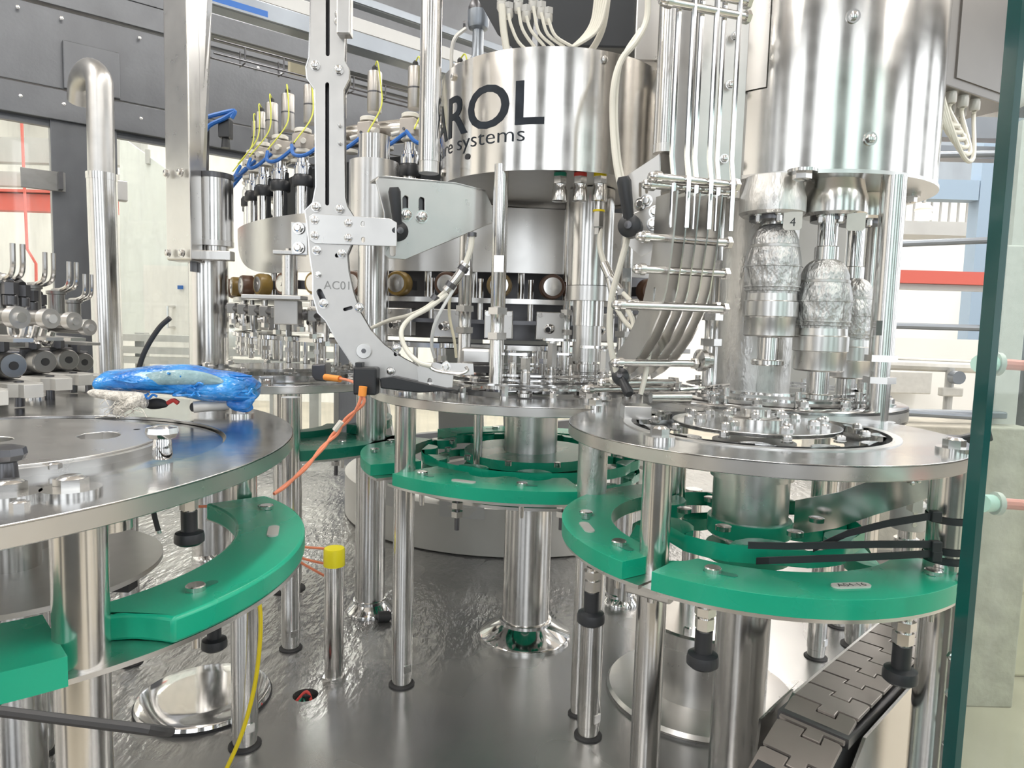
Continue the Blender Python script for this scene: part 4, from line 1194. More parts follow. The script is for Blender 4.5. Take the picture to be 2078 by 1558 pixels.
# rail lips between the plates
for pts in (L_out, R_out):
    MB().strip([P(x, y, CY + .008) for x, y in pts], .007, .002, V(0, 1, 0)).build('edge_rail', 'steel', t)
for (x, y, r) in ((640, 133, .008), (688, 142, .008), (642, 420, .008), (690, 424, .008), (640, 447, .0085), (708, 453, .0085), (640, 478, .0085), (708, 483, .0085),
                  (643, 508, .0075), (694, 514, .0075), (646, 557, .005), (657, 616, .008), (729, 624, .008), (805, 706, .0075), (793, 753, .0075), (690, 30, .008), (687, 45, .007),
                  (690, 255, .0035), (690, 291, .0035)):
    hex_bolt(t, P(x, y, CY), (0, -1, 0), r * .8, .005, r * .95, .0015)
MB().cyl(P(738, 712, CY), P(738, 712, CY - .006), .012, .011, seg=28).build('knob_bolt', 'steel', t)
MB().cyl(P(738, 712, CY - .006), P(738, 712, CY - .0065), .004, seg=6).build('socket', 'dark_steel', t)
MB().box(P(700, 20, CY - .01), (.020, .020, .075)).build('clamp_block', 'brushed', t, smooth=0, bevel=.002)
vs, fs = text_mesh('AC01', .018); x0 = max(v.x for v in vs) / 2
c = P(683, 587, CY)
MB().add([c + V(v.x - x0, -.0004, v.y) for v in vs], fs).build('stamping', 'gunmetal', t, smooth=0)
# cross bar joining chute and bracket
q0 = P(622, 430, CY - .006)
MB().plate(pl_pts([(628, 440), (638, 434), (792, 444), (806, 452), (806, 500), (790, 500), (640, 494), (630, 488)], CY),
           [pl_pts(px_slot(737, 455, 7, 11), CY), pl_pts(px_slot(738, 487, 7, 11), CY)], O=(0, CY - .0035, 0), U=cu, Vv=cv, N=V(0, 1, 0), t=.003).build('cross_bar', 'brushed', t, smooth=30, bevel=.0008)
for (x, y) in ((606, 463), (606, 503)):
    hex_bolt(t, P(x, y, CY + .03), (0, -1, 0), .007, .006, .009, .002)
MB().box(P(608, 484, CY + .034), (.026, .004, .05)).build('side_tab', 'brushed', t, smooth=0, bevel=.001)
# outlet of the chute on the table
MB().plate(pl_pts([(846, 745), (866, 735), (900, 735), (960, 738), (962, 760), (920, 762), (918, 786), (850, 788)], CY - .012),
           [pl_pts(px_slot(905, 740, 8, 16, 10), CY - .012), pl_pts(px_slot(872, 776, 9, 18), CY - .012)], O=(0, CY - .012, 0), U=cu, Vv=cv, N=V(0, 1, 0), t=.004).build('outlet_plate', 'brushed', t, smooth=30, bevel=.0008)
MB().tube([P(865, 738, CY - .016), P(885, 752, CY - .018), P(930, 758, CY - .018), P(948, 752, CY - .016), P(945, 744, CY - .014)], .0025, seg=8).build('bent_rod', 'steel', t)
for (x, y) in ((905, 744), (872, 784)):
    hex_bolt(t, P(x, y, CY - .012), (0, -1, 0), .006, .006, .0075, .001)
t = thing('outlet_box', 'short folded steel cover behind the chute outlet', 'cover', P(975, 735, 1.2))
MB().box(P(968, 722, 1.22), (.055, .05, .030)).build('cover', 'brushed', t, smooth=0, bevel=.006)
MB().box(P(975, 752, 1.16), (.03, .02, .016)).build('spring', 'black_rubber', t, smooth=0)
t = thing('chute_wedge', 'black plastic wedge carrying the left chute on the table edge', 'foot', PZ(850, 795, .482))
MB().plate(pl_pts([(770, 768), (800, 764), (930, 792), (850, 797), (772, 788)], CY - .02), O=(0, CY - .02, 0), U=cu, Vv=cv, N=V(0, 1, 0), t=.06).build('wedge', 'black_plastic', t, smooth=0, bevel=.002)
MB().box(P(744, 772, CY - .012), (.035, .03, .042)).build('sensor_block', 'black_plastic', t, smooth=0, bevel=.003)
MB().box(P(730, 748, CY - .01), (.010, .02, .02)).build('tab', 'black_plastic', t, smooth=0, bevel=.001)
# left bracket plate with its post and clamping lever
t = thing('lever_bracket', 'big bent bracket plate with slots between the chute and the lettered drum', 'bracket', P(880, 440, 1.1))
Bo = [(762, 366), (768, 358), (785, 356), (925, 370), (985, 385), (1000, 420), (1000, 452), (822, 527), (788, 524), (780, 515), (779, 430)]


def tilt(px, py):                          # plate turns away to the right
    Y = CY + .012 + max(0, px - 780) * .00040
    return P(px, py, Y)


b0, b1, b2 = tilt(762, 360), tilt(1000, 430), tilt(790, 520)
bu = (b1 - b0); bu.z = 0; bu.normalize(); bn = V(-bu.y, bu.x, 0)


def on_plane(px, py, o=b0, n=bn):
    d = ray(px, py); k = (o - CAMP).dot(n) / d.dot(n); return CAMP + d * k


def br(pts, o=b0, u=bu, n=bn):
    return [((on_plane(x, y, o, n) - o).dot(u), (on_plane(x, y, o, n) - o).z) for x, y in pts]


MB().plate(br(Bo), [br(px_slot(823, 418, 11, 42)), br(px_slot(856, 422, 11, 44)), br(px_slot(797, 505, 11, 28))], O=b0, U=bu, Vv=ZUP, N=bn, t=.003).build('web', 'brushed', t, smooth=30, bevel=.001)
MB().add([on_plane(768, 357), on_plane(925, 370), on_plane(985, 385), on_plane(985, 385) + bn * .05, on_plane(925, 370) + bn * .05, on_plane(768, 357) + bn * .05] +
         [x - ZUP * .003 for x in (on_plane(768, 357), on_plane(925, 370), on_plane(985, 385), on_plane(985, 385) + bn * .05, on_plane(925, 370) + bn * .05, on_plane(768, 357) + bn * .05)],
         [(0, 1, 2, 3, 4, 5), (11, 10, 9, 8, 7, 6), (0, 6, 7, 1), (1, 7, 8, 2), (2, 8, 9, 3), (3, 9, 10, 4), (4, 10, 11, 5), (5, 11, 6, 0)]).build('top_flange', 'brushed', t, smooth=0)
MB().add([on_plane(1000, 420), on_plane(1000, 452), on_plane(985, 385) + bn * .14 + V(.05, 0, 0), on_plane(1000, 400) + bn * .14 + V(.05, 0, 0), on_plane(1003, 420), on_plane(1003, 452)],
         [(0, 1, 3, 2)]).build('gusset', 'matte_steel', t, smooth=0)
MB().plate(br([(808, 385), (872, 390), (872, 480), (808, 476)]), O=b0 + bn * .006, U=bu, Vv=ZUP, N=bn, t=.004).build('slot_shade', 'dark_steel', t, smooth=0)  # dark sheet standing in for the shade behind the slots
for (x, y) in ((824, 436), (856, 440)):
    hex_bolt(t, on_plane(x, y), -bn, .0085, .007, .0105, .0015)


def lever(label, base, tip, n, sc_=1.0):
    t = thing('clamp_lever', label, 'lever', base)
    m = MB(); m.lathe([(.013 * sc_, 0), (.0135 * sc_, .008 * sc_), (.0135 * sc_, .018 * sc_), (.008 * sc_, .022 * sc_), (.001, .0225 * sc_)], base, axis=n, seg=24).build('hub', 'black_plastic', t)
    a = base + Vector(n) * .014 * sc_; d = (tip - a)
    s = d.normalized(); w = s.cross(Vector(n)).normalized()
    pts = []
    mm = MB()
    cs = [a, a + d * .25, a + d * .9, a + d]
    rs = [.0075 * sc_, .0065 * sc_, .0085 * sc_, .006 * sc_]
    uu, ww = frame(d)
    mm.rings(cs, rs, [uu] * 4, [ww] * 4, 12); mm.build('handle', 'black_plastic', t)
    MB().lathe([(.0045 * sc_, .0225 * sc_), (.0045 * sc_, .025 * sc_), (.001, .0255 * sc_)], base, axis=n, seg=16).build('screw', 'dark_steel', t)
    return t


nL = -bn
lever('black clamping lever pointing up on the left bracket plate', on_plane(800, 472) + nL * .004, on_plane(788, 386) + nL * .030, nL, 1.12)
t = thing('hanger_post', 'bright vertical post carrying the left bracket plate', 'post', P(872, 365, 1.16))
q = P(871, 300, 1.16); q = V(q.x, q.y, 0)
MB().lathe([(.0175, .86), (.0175, 1.25)], q, seg=32).build('shaft', 'steel', t)
MB().lathe([(.0165, .842), (.0165, .86)], q, seg=32).build('spigot', 'brushed', t)

# ================================================================== right cap chute, seen almost edge-on
rn = V(-.95, -.31, 0).normalized()         # visible face
re = V(-rn.y * -1, rn.x * -1, 0)           # in-plane horizontal
re = V(-.31, .95, 0).normalized()
RO = P(1372, 300, .885); RO = V(RO.x, RO.y, 0)
zs = lambda py: P(1400, py, .93).z
prof_l = [(0, 1.15), (0, zs(300)), (.0, zs(400)), (.004, zs(480)), (.010, zs(540)), (.016, zs(590)), (.03, zs(640)), (.055, zs(690)), (.085, zs(730)), (.125, zs(765)), (.160, zs(785))]
prof_r = [(.175, zs(750)), (.150, zs(728)), (.120, zs(695)), (.095, zs(655)), (.075, zs(610)), (.062, zs(560)), (.055, zs(500)), (.052, zs(400)), (.050, zs(300)), (.050, 1.15)]
t = thing('cap_chute', 'right-hand layered cap chute seen edge-on, with cross pins and domed nuts', 'cap chute', RO + ZUP * .5)
for k in range(5):
    off = -rn * (.004 + .0165 * k)
    if k == 0:                              # face plate: only the lower curved half is broad
        pr = prof_l[2:] + prof_r[:-2]
        MB().plate(pr, [slot(.045, zs(600), .006, .020)], O=RO + off, U=re, Vv=ZUP, N=-rn, t=.0025).build('face_plate', 'matte_steel', t, smooth=30)
    else:
        pr = prof_l[2:] + prof_r[:-2]
        MB().plate(pr, O=RO + off, U=re, Vv=ZUP, N=-rn, t=.002).build('guide_plate', 'steel', t, smooth=30)
for k in range(6):                          # upper flat bars
    off = -rn * (.002 + .0165 * k)
    c0 = RO + off + re * (.004 if k % 2 else .012)
    MB().tube([c0 + ZUP * 1.2, c0 + ZUP * zs(330), c0 + ZUP * zs(372) - rn * .004, c0 + ZUP * zs(470) - rn * .004], .0036, seg=8, smooth=False).build('guide_bar', 'chrome', t)
for k, (u_, py, ex) in enumerate(((.006, 8, .0), (.006, 38, .010), (.010, 375, .012), (.018, 388, .016), (.020, 490, .020), (.022, 553, .022), (.038, 622, .022), (.020, 625, .05), (.085, 742, .016), (.135, 790, .012), (.15, 806, .03))):
    a = RO + re * u_ + ZUP * zs(py) + rn * (.010 + ex); b = RO + re * u_ + ZUP * zs(py) - rn * .094
    o = MB().cyl(a, b, .0052, seg=14).build('cross_pin', 'steel', t)
    MB().lathe([(.001, .010), (.004, .009), (.006, .006), (.0065, 0), (.0078, 0), (.0078, -.007)], a, axis=rn, seg=14).build('domed_nut', 'steel', o)
    MB().hexa(b, b - rn * .006, .0085).build('nut', 'steel', o)
q = RO + re * .085 - rn * .10 + ZUP * zs(735)
MB().lathe([(.006, .0), (.016, .004), (.016, .012), (.012, .016), (.012, .022), (.001, .026)], q, axis=-rn, seg=28).build('hand_wheel', 'steel', t)
# upper backing plate, cover and bracket of the right chute
t = thing('chute_backplate', 'tall plain steel plate behind the upper bars of the right chute', 'plate', RO + ZUP * .75)
c = P(1462, 150, .99)
MB().box(V(c.x, c.y, (zs(380) + 1.2) / 2), (.075, .004, 1.2 - zs(380)), V(.98, .17, 0).normalized(), V(-.17, .98, 0).normalized(), ZUP).build('plate', 'matte_steel', t, smooth=0)
for (x, y) in ((1492, 74), (1482, 172), (1470, 322)):
    hex_bolt(t, P(x, y, .985), (-.1, -1, 0), .005, .004, .0065, .001)
MB().box(P(1383, 150, 1.02) + ZUP * .05, (.035, .003, .42)).build('side_strip', 'matte_steel', t, smooth=0)
t = thing('hanger_post', 'bright vertical post carrying the right chute bracket', 'post', P(1352, 310, 1.02))
q = P(1354, 150, 1.02); q = V(q.x, q.y, 0)
MB().lathe([(.0150, .862), (.0150, 1.25)], q, seg=32).build('shaft', 'steel', t)
MB().lathe([(.0155, .850), (.0155, .862)], q, seg=32).build('spigot', 'brushed', t)
t = thing('lever_bracket', 'scratched bracket plate with two slots beside the right chute', 'bracket', P(1340, 440, .95))
o_ = P(1335, 400, 1.0); un = V(.93, -.36, 0).normalized(); nn = V(-.36, -.93, 0).normalized()
MB().plate(br([(1266, 360), (1330, 318), (1338, 312), (1342, 440), (1330, 505), (1300, 520), (1272, 495), (1262, 450)], o_, un, nn),
           [br(px_slot(1299, 385, 6, 30), o_, un, nn), br(px_slot(1312, 378, 6, 30), o_, un, nn)], O=o_, U=un, Vv=ZUP, N=-nn, t=.003).build('web', 'matte_steel', t, smooth=30)
MB().plate(br([(1285, 432), (1385, 395), (1395, 400), (1395, 462), (1320, 490), (1288, 470)], o_ + nn * .02, un, nn), O=o_ + nn * .02, U=un, Vv=ZUP, N=-nn, t=.004).build('cross_bar', 'matte_steel', t, smooth=30, bevel=.001)
for (x, y) in ((1300, 415), (1312, 408), (1325, 455), (1330, 430), (1375, 412), (1375, 450)):
    hex_bolt(t, on_plane(x, y, o_ + nn * .021, nn), nn, .007, .006, .009, .002)
MB().add([P(1340, 310, 1.0), P(1372, 300, 1.03), P(1376, 470, 1.03), P(1343, 470, 1.0)], [(0, 1, 2, 3)]).build('fold', 'steel', t, smooth=0)
lever('dark clamping lever pointing up on the right bracket plate', P(1283, 462, .955), P(1265, 358, .93), nn, 1.15)
lever('black clamping lever pointing down at the foot of the right chute', P(1262, 768, .99), P(1277, 800, .95), V(-.3, -.9, .3).normalized(), .9)
t = thing('mounting_block', 'flat steel foot block below the right chute beside the right table', 'foot', PZ(1400, 830, .49))
MB().box(PZ(1290, 832, .492) + V(.0, .0, -.004), (.035, .035, .022)).build('block', 'brushed', t, smooth=0, bevel=.001)
MB().tube([P(1320, 806, .99), P(1400, 806, 1.0)], .0085, seg=12, smooth=False).build('foot_bar', 'steel', t)
MB().tube([P(1380, 790, 1.02), P(1440, 786, 1.03), P(1478, 780, 1.06)], .003, seg=8).build('bent_rod', 'chrome', t)
# ================================================================== rear filling carousel
KC, KR = V(0, 2.25, 0), .80
t = thing('filling_carousel', 'big rear filling carousel with a curved steel cam band and round grey base', 'carousel', KC)


def kp(deg, r, z):                          # point on the carousel; 0 deg faces the camera, positive to the left
    return V(KC.x - r * sin(radians(deg)), KC.y - r * cos(radians(deg)), z)


def band(r, d0, d1, z0f, z1, th, n=60):
    m = MB(); vs = []; fs = []
    for i in range(n + 1):
        d = d0 + (d1 - d0) * i / n
        z0 = z0f(d)
        vs += [kp(d, r, z0), kp(d, r, z1), kp(d, r - th, z1), kp(d, r - th, z0)]
    for i in range(n):
        for k in range(4):
            j = (k + 1) % 4
            fs.append((i * 4 + k, i * 4 + j, i * 4 + 4 + j, i * 4 + 4 + k))
    fs += [(0, 1, 2, 3), (n * 4 + 3, n * 4 + 2, n * 4 + 1, n * 4)]
    return m.add(vs, fs)


zb = lambda d: .703 if d < 42 else .703 + .115 * (1 - sqrt(max(0, 1 - ((d - 42) / 21.6) ** 2)))
band(.835, -28, 63.5, zb, .832, .012).build('cam_band', 'brushed', t)
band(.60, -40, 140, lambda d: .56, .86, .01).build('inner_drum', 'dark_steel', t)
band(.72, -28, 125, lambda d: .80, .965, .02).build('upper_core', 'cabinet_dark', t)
band(.845, -28, 120, lambda d: .640, .650, .12, 80).build('roller_plate', 'steel', t)
band(.83, -28, 120, lambda d: .545, .555, .10, 80).build('lower_plate', 'steel', t)
band(.84, -28, 130, lambda d: .598, .606, .16, 80).build('mid_plate', 'dark_steel', t)
m = MB(); m.tube([kp(d, .745, 1.012) for d in range(8, 101, 4)], .026, seg=16, smooth=False).build('manifold_pipe', 'steel', t)
MB().lathe([(.52, 0), (.53, .004), (.53, .128), (.52, .132), (.495, .132), (.495, .11)], KC, seg=128, cap=False).build('base_ring', 'base_paint', t)
MB().lathe([(.495, .06), (.20, .062)], KC, seg=64, cap=False).build('base_deck', 'grey_paint', t)
for d in (36, -6, 13):
    a, b = kp(d, .53, .10), kp(d + 3, .62 if d > 30 else .50, .60)
    u = V(cos(radians(d)), -sin(radians(d)) * -1, 0)
    s_ = kp(d + 90, 1, 0) - KC; s_.normalize()
    w_ = .045 if d > 30 else .06
    MB().add([a - s_ * w_, a + s_ * w_, b + s_ * w_, b - s_ * w_] + [x + V(0, .03, 0) for x in (a - s_ * w_, a + s_ * w_, b + s_ * w_, b - s_ * w_)],
             [(0, 1, 2, 3), (7, 6, 5, 4), (0, 4, 5, 1), (1, 5, 6, 2), (2, 6, 7, 3), (3, 7, 4, 0)]).build('base_leg', 'grey_paint', t, smooth=0)
for d in range(-20, 100, 8):
    MB().lathe([(.012, .492), (.012, .55)], kp(d, .77, 0), seg=12).build('guide_rod', 'steel', t)

# one filling station, built facing -Y with its axis at the origin, then copied round the carousel
G_ = 'filling valves round the rear carousel'
v = thing('filling_valve', '', 'filling valve', V(0, 0, 0), G_)
MB().lathe([(.0145, 1.045), (.0155, 1.047), (.0155, 1.128), (.0145, 1.130), (.006, 1.131)], (0, .02, 0), seg=20).build('sensor_cylinder', 'sensor_steel', v)
MB().lathe([(.0160, 1.085), (.0160, 1.088)], (0, .02, 0), seg=20).build('cylinder_ring', 'dark_steel', v)
MB().lathe([(.006, 1.131), (.006, 1.140), (.003, 1.144)], (0, .02, 0), seg=12).build('cable_tip', 'black_rubber', v)
o = MB().box((0, 0, 1.000), (.034, .038, .036)).build('valve_block', 'block_grey', v, smooth=0, bevel=.003)
MB().cyl((-.006, -.019, .995), (-.006, -.021, .995), .003, seg=10).build('screw', 'dark_steel', o)
for dx, z in ((0, 1.020), (0, .974)):
    MB().lathe([(.016, z), (.019, z + .001), (.019, z + .008), (.016, z + .010)], (dx, 0, 0), seg=22).build('white_knob', 'white_plastic', v)
MB().lathe([(.012, .967), (.015, .968), (.015, .975)], (.026, .03, 0), seg=18).build('side_knob', 'white_plastic', v)
MB().cyl((.016, -.01, 1.0), (.040, -.028, .992), .006, seg=10).build('air_fitting', 'white_plastic', v)
MB().cyl((-.016, -.006, .992), (-.036, -.016, .985), .005, seg=10).build('air_fitting', 'light_grey', v)
MB().lathe([(.016, .925), (.020, .926), (.020, .944), (.017, .946), (.017, .952), (.013, .954), (.013, .970)], (0, .0, 0), seg=24).build('collar', 'chrome', v)
MB().lathe([(.0225, .900), (.0235, .902), (.0235, .920), (.020, .925)], (0, 0, 0), seg=24).build('black_collar', 'black_plastic', v)
MB().lathe([(.0165, .80), (.0165, .900)], (0, 0, 0), seg=22).build('piston', 'chrome', v)
ro = MB().lathe([(.0245, .0), (.0255, .002), (.0255, .024), (.0235, .028)], (0, -.03, .676), axis=(0, -1, 0), seg=28).build('cam_roller', 'tire_brown', v)
MB().lathe([(.0185, .026), (.0185, .029), (.012, .0295), (.006, .0295), (.006, .031), (.001, .031)], (0, -.03, .676), axis=(0, -1, 0), seg=28).build('hub', 'steel', ro)
MB().box((0, 0, .676), (.014, .06, .020)).build('roller_arm', 'dark_steel', v, smooth=0)
MB().lathe([(.006, .60), (.006, .69)], (-.040, -.02, 0), seg=12).build('guide_pin', 'steel', v)
MB().lathe([(.0075, .648), (.0075, .712)], (.042, .01, 0), seg=12).build('guide_pin', 'steel', v)
o = MB().box((0, -.032, .597), (.058, .024, .058)).build('body_block', 'brushed', v, smooth=0, bevel=.002)
for dx in (-.022, .022):
    MB().cyl((dx, -.0445, .619), (dx, -.047, .619), .0055, seg=14).build('socket_screw', 'steel', o)
MB().lathe([(.010, 0), (.010, .006), (.0075, .008), (.0075, .020), (.0055, .021)], (0, -.044, .592), axis=(-.35, -.9, -.1), seg=16).build('port', 'steel', o)
MB().lathe([(.0052, .0205), (.0052, .0225), (.001, .0226)], (0, -.044, .592), axis=(-.35, -.9, -.1), seg=12).build('port_bore', 'black_rubber', o)
MB().lathe([(.016, .545), (.019, .547), (.019, .556), (.016, .558)], (0, -.03, 0), seg=20).build('neck_ring', 'chrome', v)
MB().lathe([(.005, .494), (.007, .496), (.007, .545)], (-.012, -.03, 0), seg=12).build('nozzle', 'steel', v)
MB().lathe([(.0055, .494), (.0055, .545)], (.024, -.01, 0), seg=12).build('rod', 'chrome', v)
MB().hexa((-.012, -.03, .520), (-.012, -.03, .530), .010).build('hex_nut', 'steel', v)
MB().plate(slot(0, .0, .012, .060, 6), O=(.0, -.03, .508), U=(.3, .95, 0), Vv=(.95, -.3, 0), t=.004).build('gripper_finger', 'chrome', v)
angs = [9.3 + 7.2 * k for k in range(-4, 13)]
angs.sort(reverse=True)
for i, a in enumerate(angs):
    lab = f'filling valve station with roller on the rear carousel, {ORD[i]} counted from its left end'
    p = kp(a, KR, 0)
    if i == 0:
        v.location = p; v.rotation_euler = (0, 0, radians(-a)); v['label'] = lab
        cur = v
    else:
        cur = copy_tree(v, p, radians(-a), lab)
    if -16 < a < 6:                         # no head above the plate where the lettered drum stands in front
        for ch in list(cur.children):
            if ch.name.split('.')[0] in ('sensor_cylinder', 'cylinder_ring', 'cable_tip', 'valve_block', 'white_knob', 'side_knob', 'air_fitting', 'collar', 'black_collar', 'piston'):
                for g_ in list(ch.children): bpy.data.objects.remove(g_)
                bpy.data.objects.remove(ch)
    if i % 2:                               # every other roller is the yellow kind
        for ch in cur.children:
            if ch.name.startswith('cam_roller'):
                ch.data = bpy.data.meshes.get('cam_roller_yellow') or ch.data.copy()
                ch.data.name = 'cam_roller_yellow'; ch.data.materials.clear(); ch.data.materials.append(MATS['tire_yellow'])
# hoses of the valves
for i, a in enumerate(angs):
    if a < 9 or a > 75: continue
    t = thing('air_hose', f'blue air hose sagging between valves on the rear carousel, {ORD[i]} from the left', 'hose', kp(a, KR, .96), 'blue air hoses on the rear carousel')
    MB().tube([kp(a - .5, KR + .035, .985), kp(a - 2.5, KR + .05, .958), kp(a - 5, KR + .045, .955), kp(a - 7, KR + .02, .985)], .0042, seg=7).build('jacket', 'tube_blue', t)
    t = thing('signal_wire', f'yellow-green wire curling down from a valve sensor, {ORD[i]} from the left', 'wire', kp(a, KR, 1.0), 'yellow-green wires on the rear carousel')
    MB().tube([kp(a, KR - .02, 1.142), kp(a - 1.0, KR - .01, 1.146), kp(a - 1.6, KR - .01, 1.10), kp(a - 2.2, KR + .0, 1.05), kp(a - 2.0, KR + .045, .985)], .0016, seg=6).build('jacket', 'wire_yellowgreen', t)
# left end of the carousel: guide fingers, vertical spout post, cylinder unit
t = thing('spout_post', 'short bolted post on the rear carousel left of the AC01 chute', 'post', P(588, 605, 1.40))
q = P(588, 520, 1.42); q = V(q.x, q.y, 0)
MB().lathe([(.0155, .645), (.0155, .725)], q, seg=24).build('shaft', 'steel', t)
MB().box(q + V(0, 0, .730), (.058, .035, .008)).build('top_plate', 'brushed', t, smooth=0, bevel=.001)
hex_bolt(t, q + ZUP * .734, r=.008, h=.006)
MB().box(q + V(-.03, 0, .640), (.12, .05, .008)).build('base_plate', 'brushed', t, smooth=0, bevel=.001)
MB().box(q + V(-.01, .02, .61), (.05, .03, .05)).build('body', 'matte_steel', t, smooth=0, bevel=.002)
t = thing('finger_bar', 'dark bar of clamped fingers pointing left of the rear carousel', 'bar', P(540, 635, 1.5))
a, b = P(463, 624, 1.62), P(680, 645, 1.42)
MB().tube([a, b], .009, seg=12, smooth=False).build('bar', 'dark_steel', t)
for k in range(9):
    c = a + (b - a) * (.05 + .11 * k)
    MB().box(c, (.020, .026, .024)).build('clamp', 'gunmetal', t, smooth=0, bevel=.002)
    MB().cyl(c - ZUP * .01, c - ZUP * (.03 + .012 * (k % 3)), .006, seg=10).build('finger', 'chrome', t)
    MB().hexa(c - ZUP * (.036 + .012 * (k % 3)), c - ZUP * (.026 + .012 * (k % 3)), .009).build('nut', 'steel', t)
t = thing('lift_cylinder', 'dark cylinder unit on a thick polished column behind the sheet pillar', 'cylinder', P(420, 740, 1.66))
q = P(436, 430, 1.66); q = V(q.x, q.y, 0)
zt, zm = P(436, 365, 1.66).z, P(436, 490, 1.66).z
MB().lathe([(.041, zm), (.041, zt)], q, seg=40).build('barrel', 'steel', t)
MB().lathe([(.043, zt), (.043, zt + .012), (.04, zt + .013)], q, seg=40).build('head', 'dark_steel', t)
MB().lathe([(.042, zm - .012), (.042, zm)], q, seg=40).build('foot_ring', 'brushed', t)
q2 = P(424, 640, 1.68); q2 = V(q2.x, q2.y, 0)
MB().lathe([(.030, zm - .04), (.030, zm - .01)], q, seg=32).build('neck', 'steel', t)
MB().lathe([(.0445, .0), (.0445, zm - .035)], q2, seg=40).build('column', 'steel', t)
MB().box(q + V(.0, -.04, zm - .037), (.115, .03, .022)).build('clamp', 'brushed', t, smooth=0, bevel=.002)
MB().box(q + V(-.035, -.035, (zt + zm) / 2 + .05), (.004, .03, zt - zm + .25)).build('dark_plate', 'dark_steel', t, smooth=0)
t = thing('pneumatic_valve', 'small black pneumatic valve with blue tubes beside the sheet pillar', 'valve', P(455, 290, 1.9))
MB().box(P(458, 262, 1.9), (.03, .03, .05)).build('body', 'black_plastic', t, smooth=0, bevel=.003)
MB().cyl(P(458, 300, 1.9), P(458, 268, 1.9), .012, .008, seg=14).build('nozzle', 'black_plastic', t)
MB().tube([P(410, 240, 1.88), P(440, 232, 1.88), P(475, 225, 1.88), P(470, 240, 1.88)], .006, seg=8).build('blue_tube', 'tube_blue', t)
MB().tube([P(408, 280, 1.88), P(425, 255, 1.88), P(455, 240, 1.88), P(478, 226, 1.88)], .006, seg=8).build('blue_tube', 'tube_blue', t)
MB().tube([P(418, 225, 1.9), P(416, 360, 1.9)], .010, seg=8, smooth=False).build('bracket_bar', 'dark_steel', t)

# ================================================================== near left gripper carousel
GG = 'gripper units on the left carousel'
t = thing('gripper_carousel', 'round carrier disc on a column under the left gripper units', 'carousel', V(-.98, 1.25, 0))
MB().lathe([(.22, .436), (.22, .448), (.216, .450), (.05, .450)], (-.98, 1.25, 0), seg=64).build('carrier_disc', 'matte_steel', t)
MB().lathe([(.10, 0), (.10, .436)], (-.98, 1.25, 0), seg=40).build('column', 'steel', t)
MB().lathe([(.11, .45), (.11, .58), (.10, .59)], (-1.0, 1.27, 0), seg=40).build('hub', 'gunmetal', t)
for k, (px, py, Y, s) in enumerate(((-48, 752, .86, 1.0), (28, 742, .94, 1.0), (92, 734, 1.05, 1.0), (140, 730, 1.17, 1.0), (172, 735, 1.30, 1.0))):
    q = P(px, py, Y)
    t = thing('gripper_unit', f'grey gripper unit with a bored nose and chrome bars, {ORD[k]} from the left edge', 'gripper', V(q.x, q.y, q.z - .05), GG)
    d = V(.86, -.5, 0); w = V(.5, .86, 0)
    MB().lathe([(.0175, -.050), (.0175, -.002), (.016, 0)], q, axis=d, seg=28).build('nose', 'gunmetal', t)
    MB().lathe([(.006, -.001), (.006, .0008), (.001, .0009)], q, axis=d, seg=16).build('bore', 'black_rubber', t)
    MB().box(q - d * .05, (.045, .045, .040), d, w, ZUP).build('block', 'dark_steel', t, smooth=0, bevel=.003)
    o = MB().plate([(-.07, -.022), (.03, -.022), (.038, -.012), (.052, -.012), (.052, .012), (.038, .012), (.03, .022), (-.07, .022)], [circle(.006, 14, (.012, 0))], O=q - ZUP * .040, U=d, Vv=w, t=.018).build('jaw_plate', 'light_grey', t, bevel=.002)
    MB().lathe([(.006, -.055), (.006, -.02)], q + d * .012, seg=14).build('jaw_pin', 'dark_steel', o)
    MB().hexa(q - d * .035 + ZUP * .018, q - d * .035 + ZUP * .032, .010).build('hex_post', 'dark_steel', t)
    MB().plate([(-.08, -.03), (.05, -.012), (.05, .012), (-.08, .03)], O=q + ZUP * .034 - w * .01, U=d, Vv=w, N=V(.12, -.05, 1).normalized(), t=.005).build('wing_plate', 'matte_steel', t)
    b0 = q + ZUP * .066 - d * .09 - w * .02; b1 = b0 + d * .10 + w * .02
    MB().cyl(b0, b1, .0125, seg=20).build('chrome_bar', 'gunmetal', t)
    MB().cyl(b1 - (b1 - b0).normalized() * .006, b1 + (b1 - b0).normalized() * .008, .0150, seg=24).build('end_ring', 'matte_steel', t)
    MB().cyl(b1 + (b1 - b0).normalized() * .008, b1 + (b1 - b0).normalized() * .012, .007, seg=12).build('end_screw', 'steel', t)
    c = q + ZUP * .075 - d * .035
    MB().lathe([(.0125, 0), (.0125, .035), (.015, .036), (.015, .041), (.010, .042)], c, seg=20).build('upper_sleeve', 'gunmetal', t)
    for j in range(2):
        e = c + ZUP * .042 + w * (.012 * j)
        MB().tube([e + d * -.01, e + d * .02 + ZUP * .002, e + d * .040 + ZUP * .012, e + d * .043 + ZUP * .048], .0036, seg=8).build('bent_tube', 'steel', t)
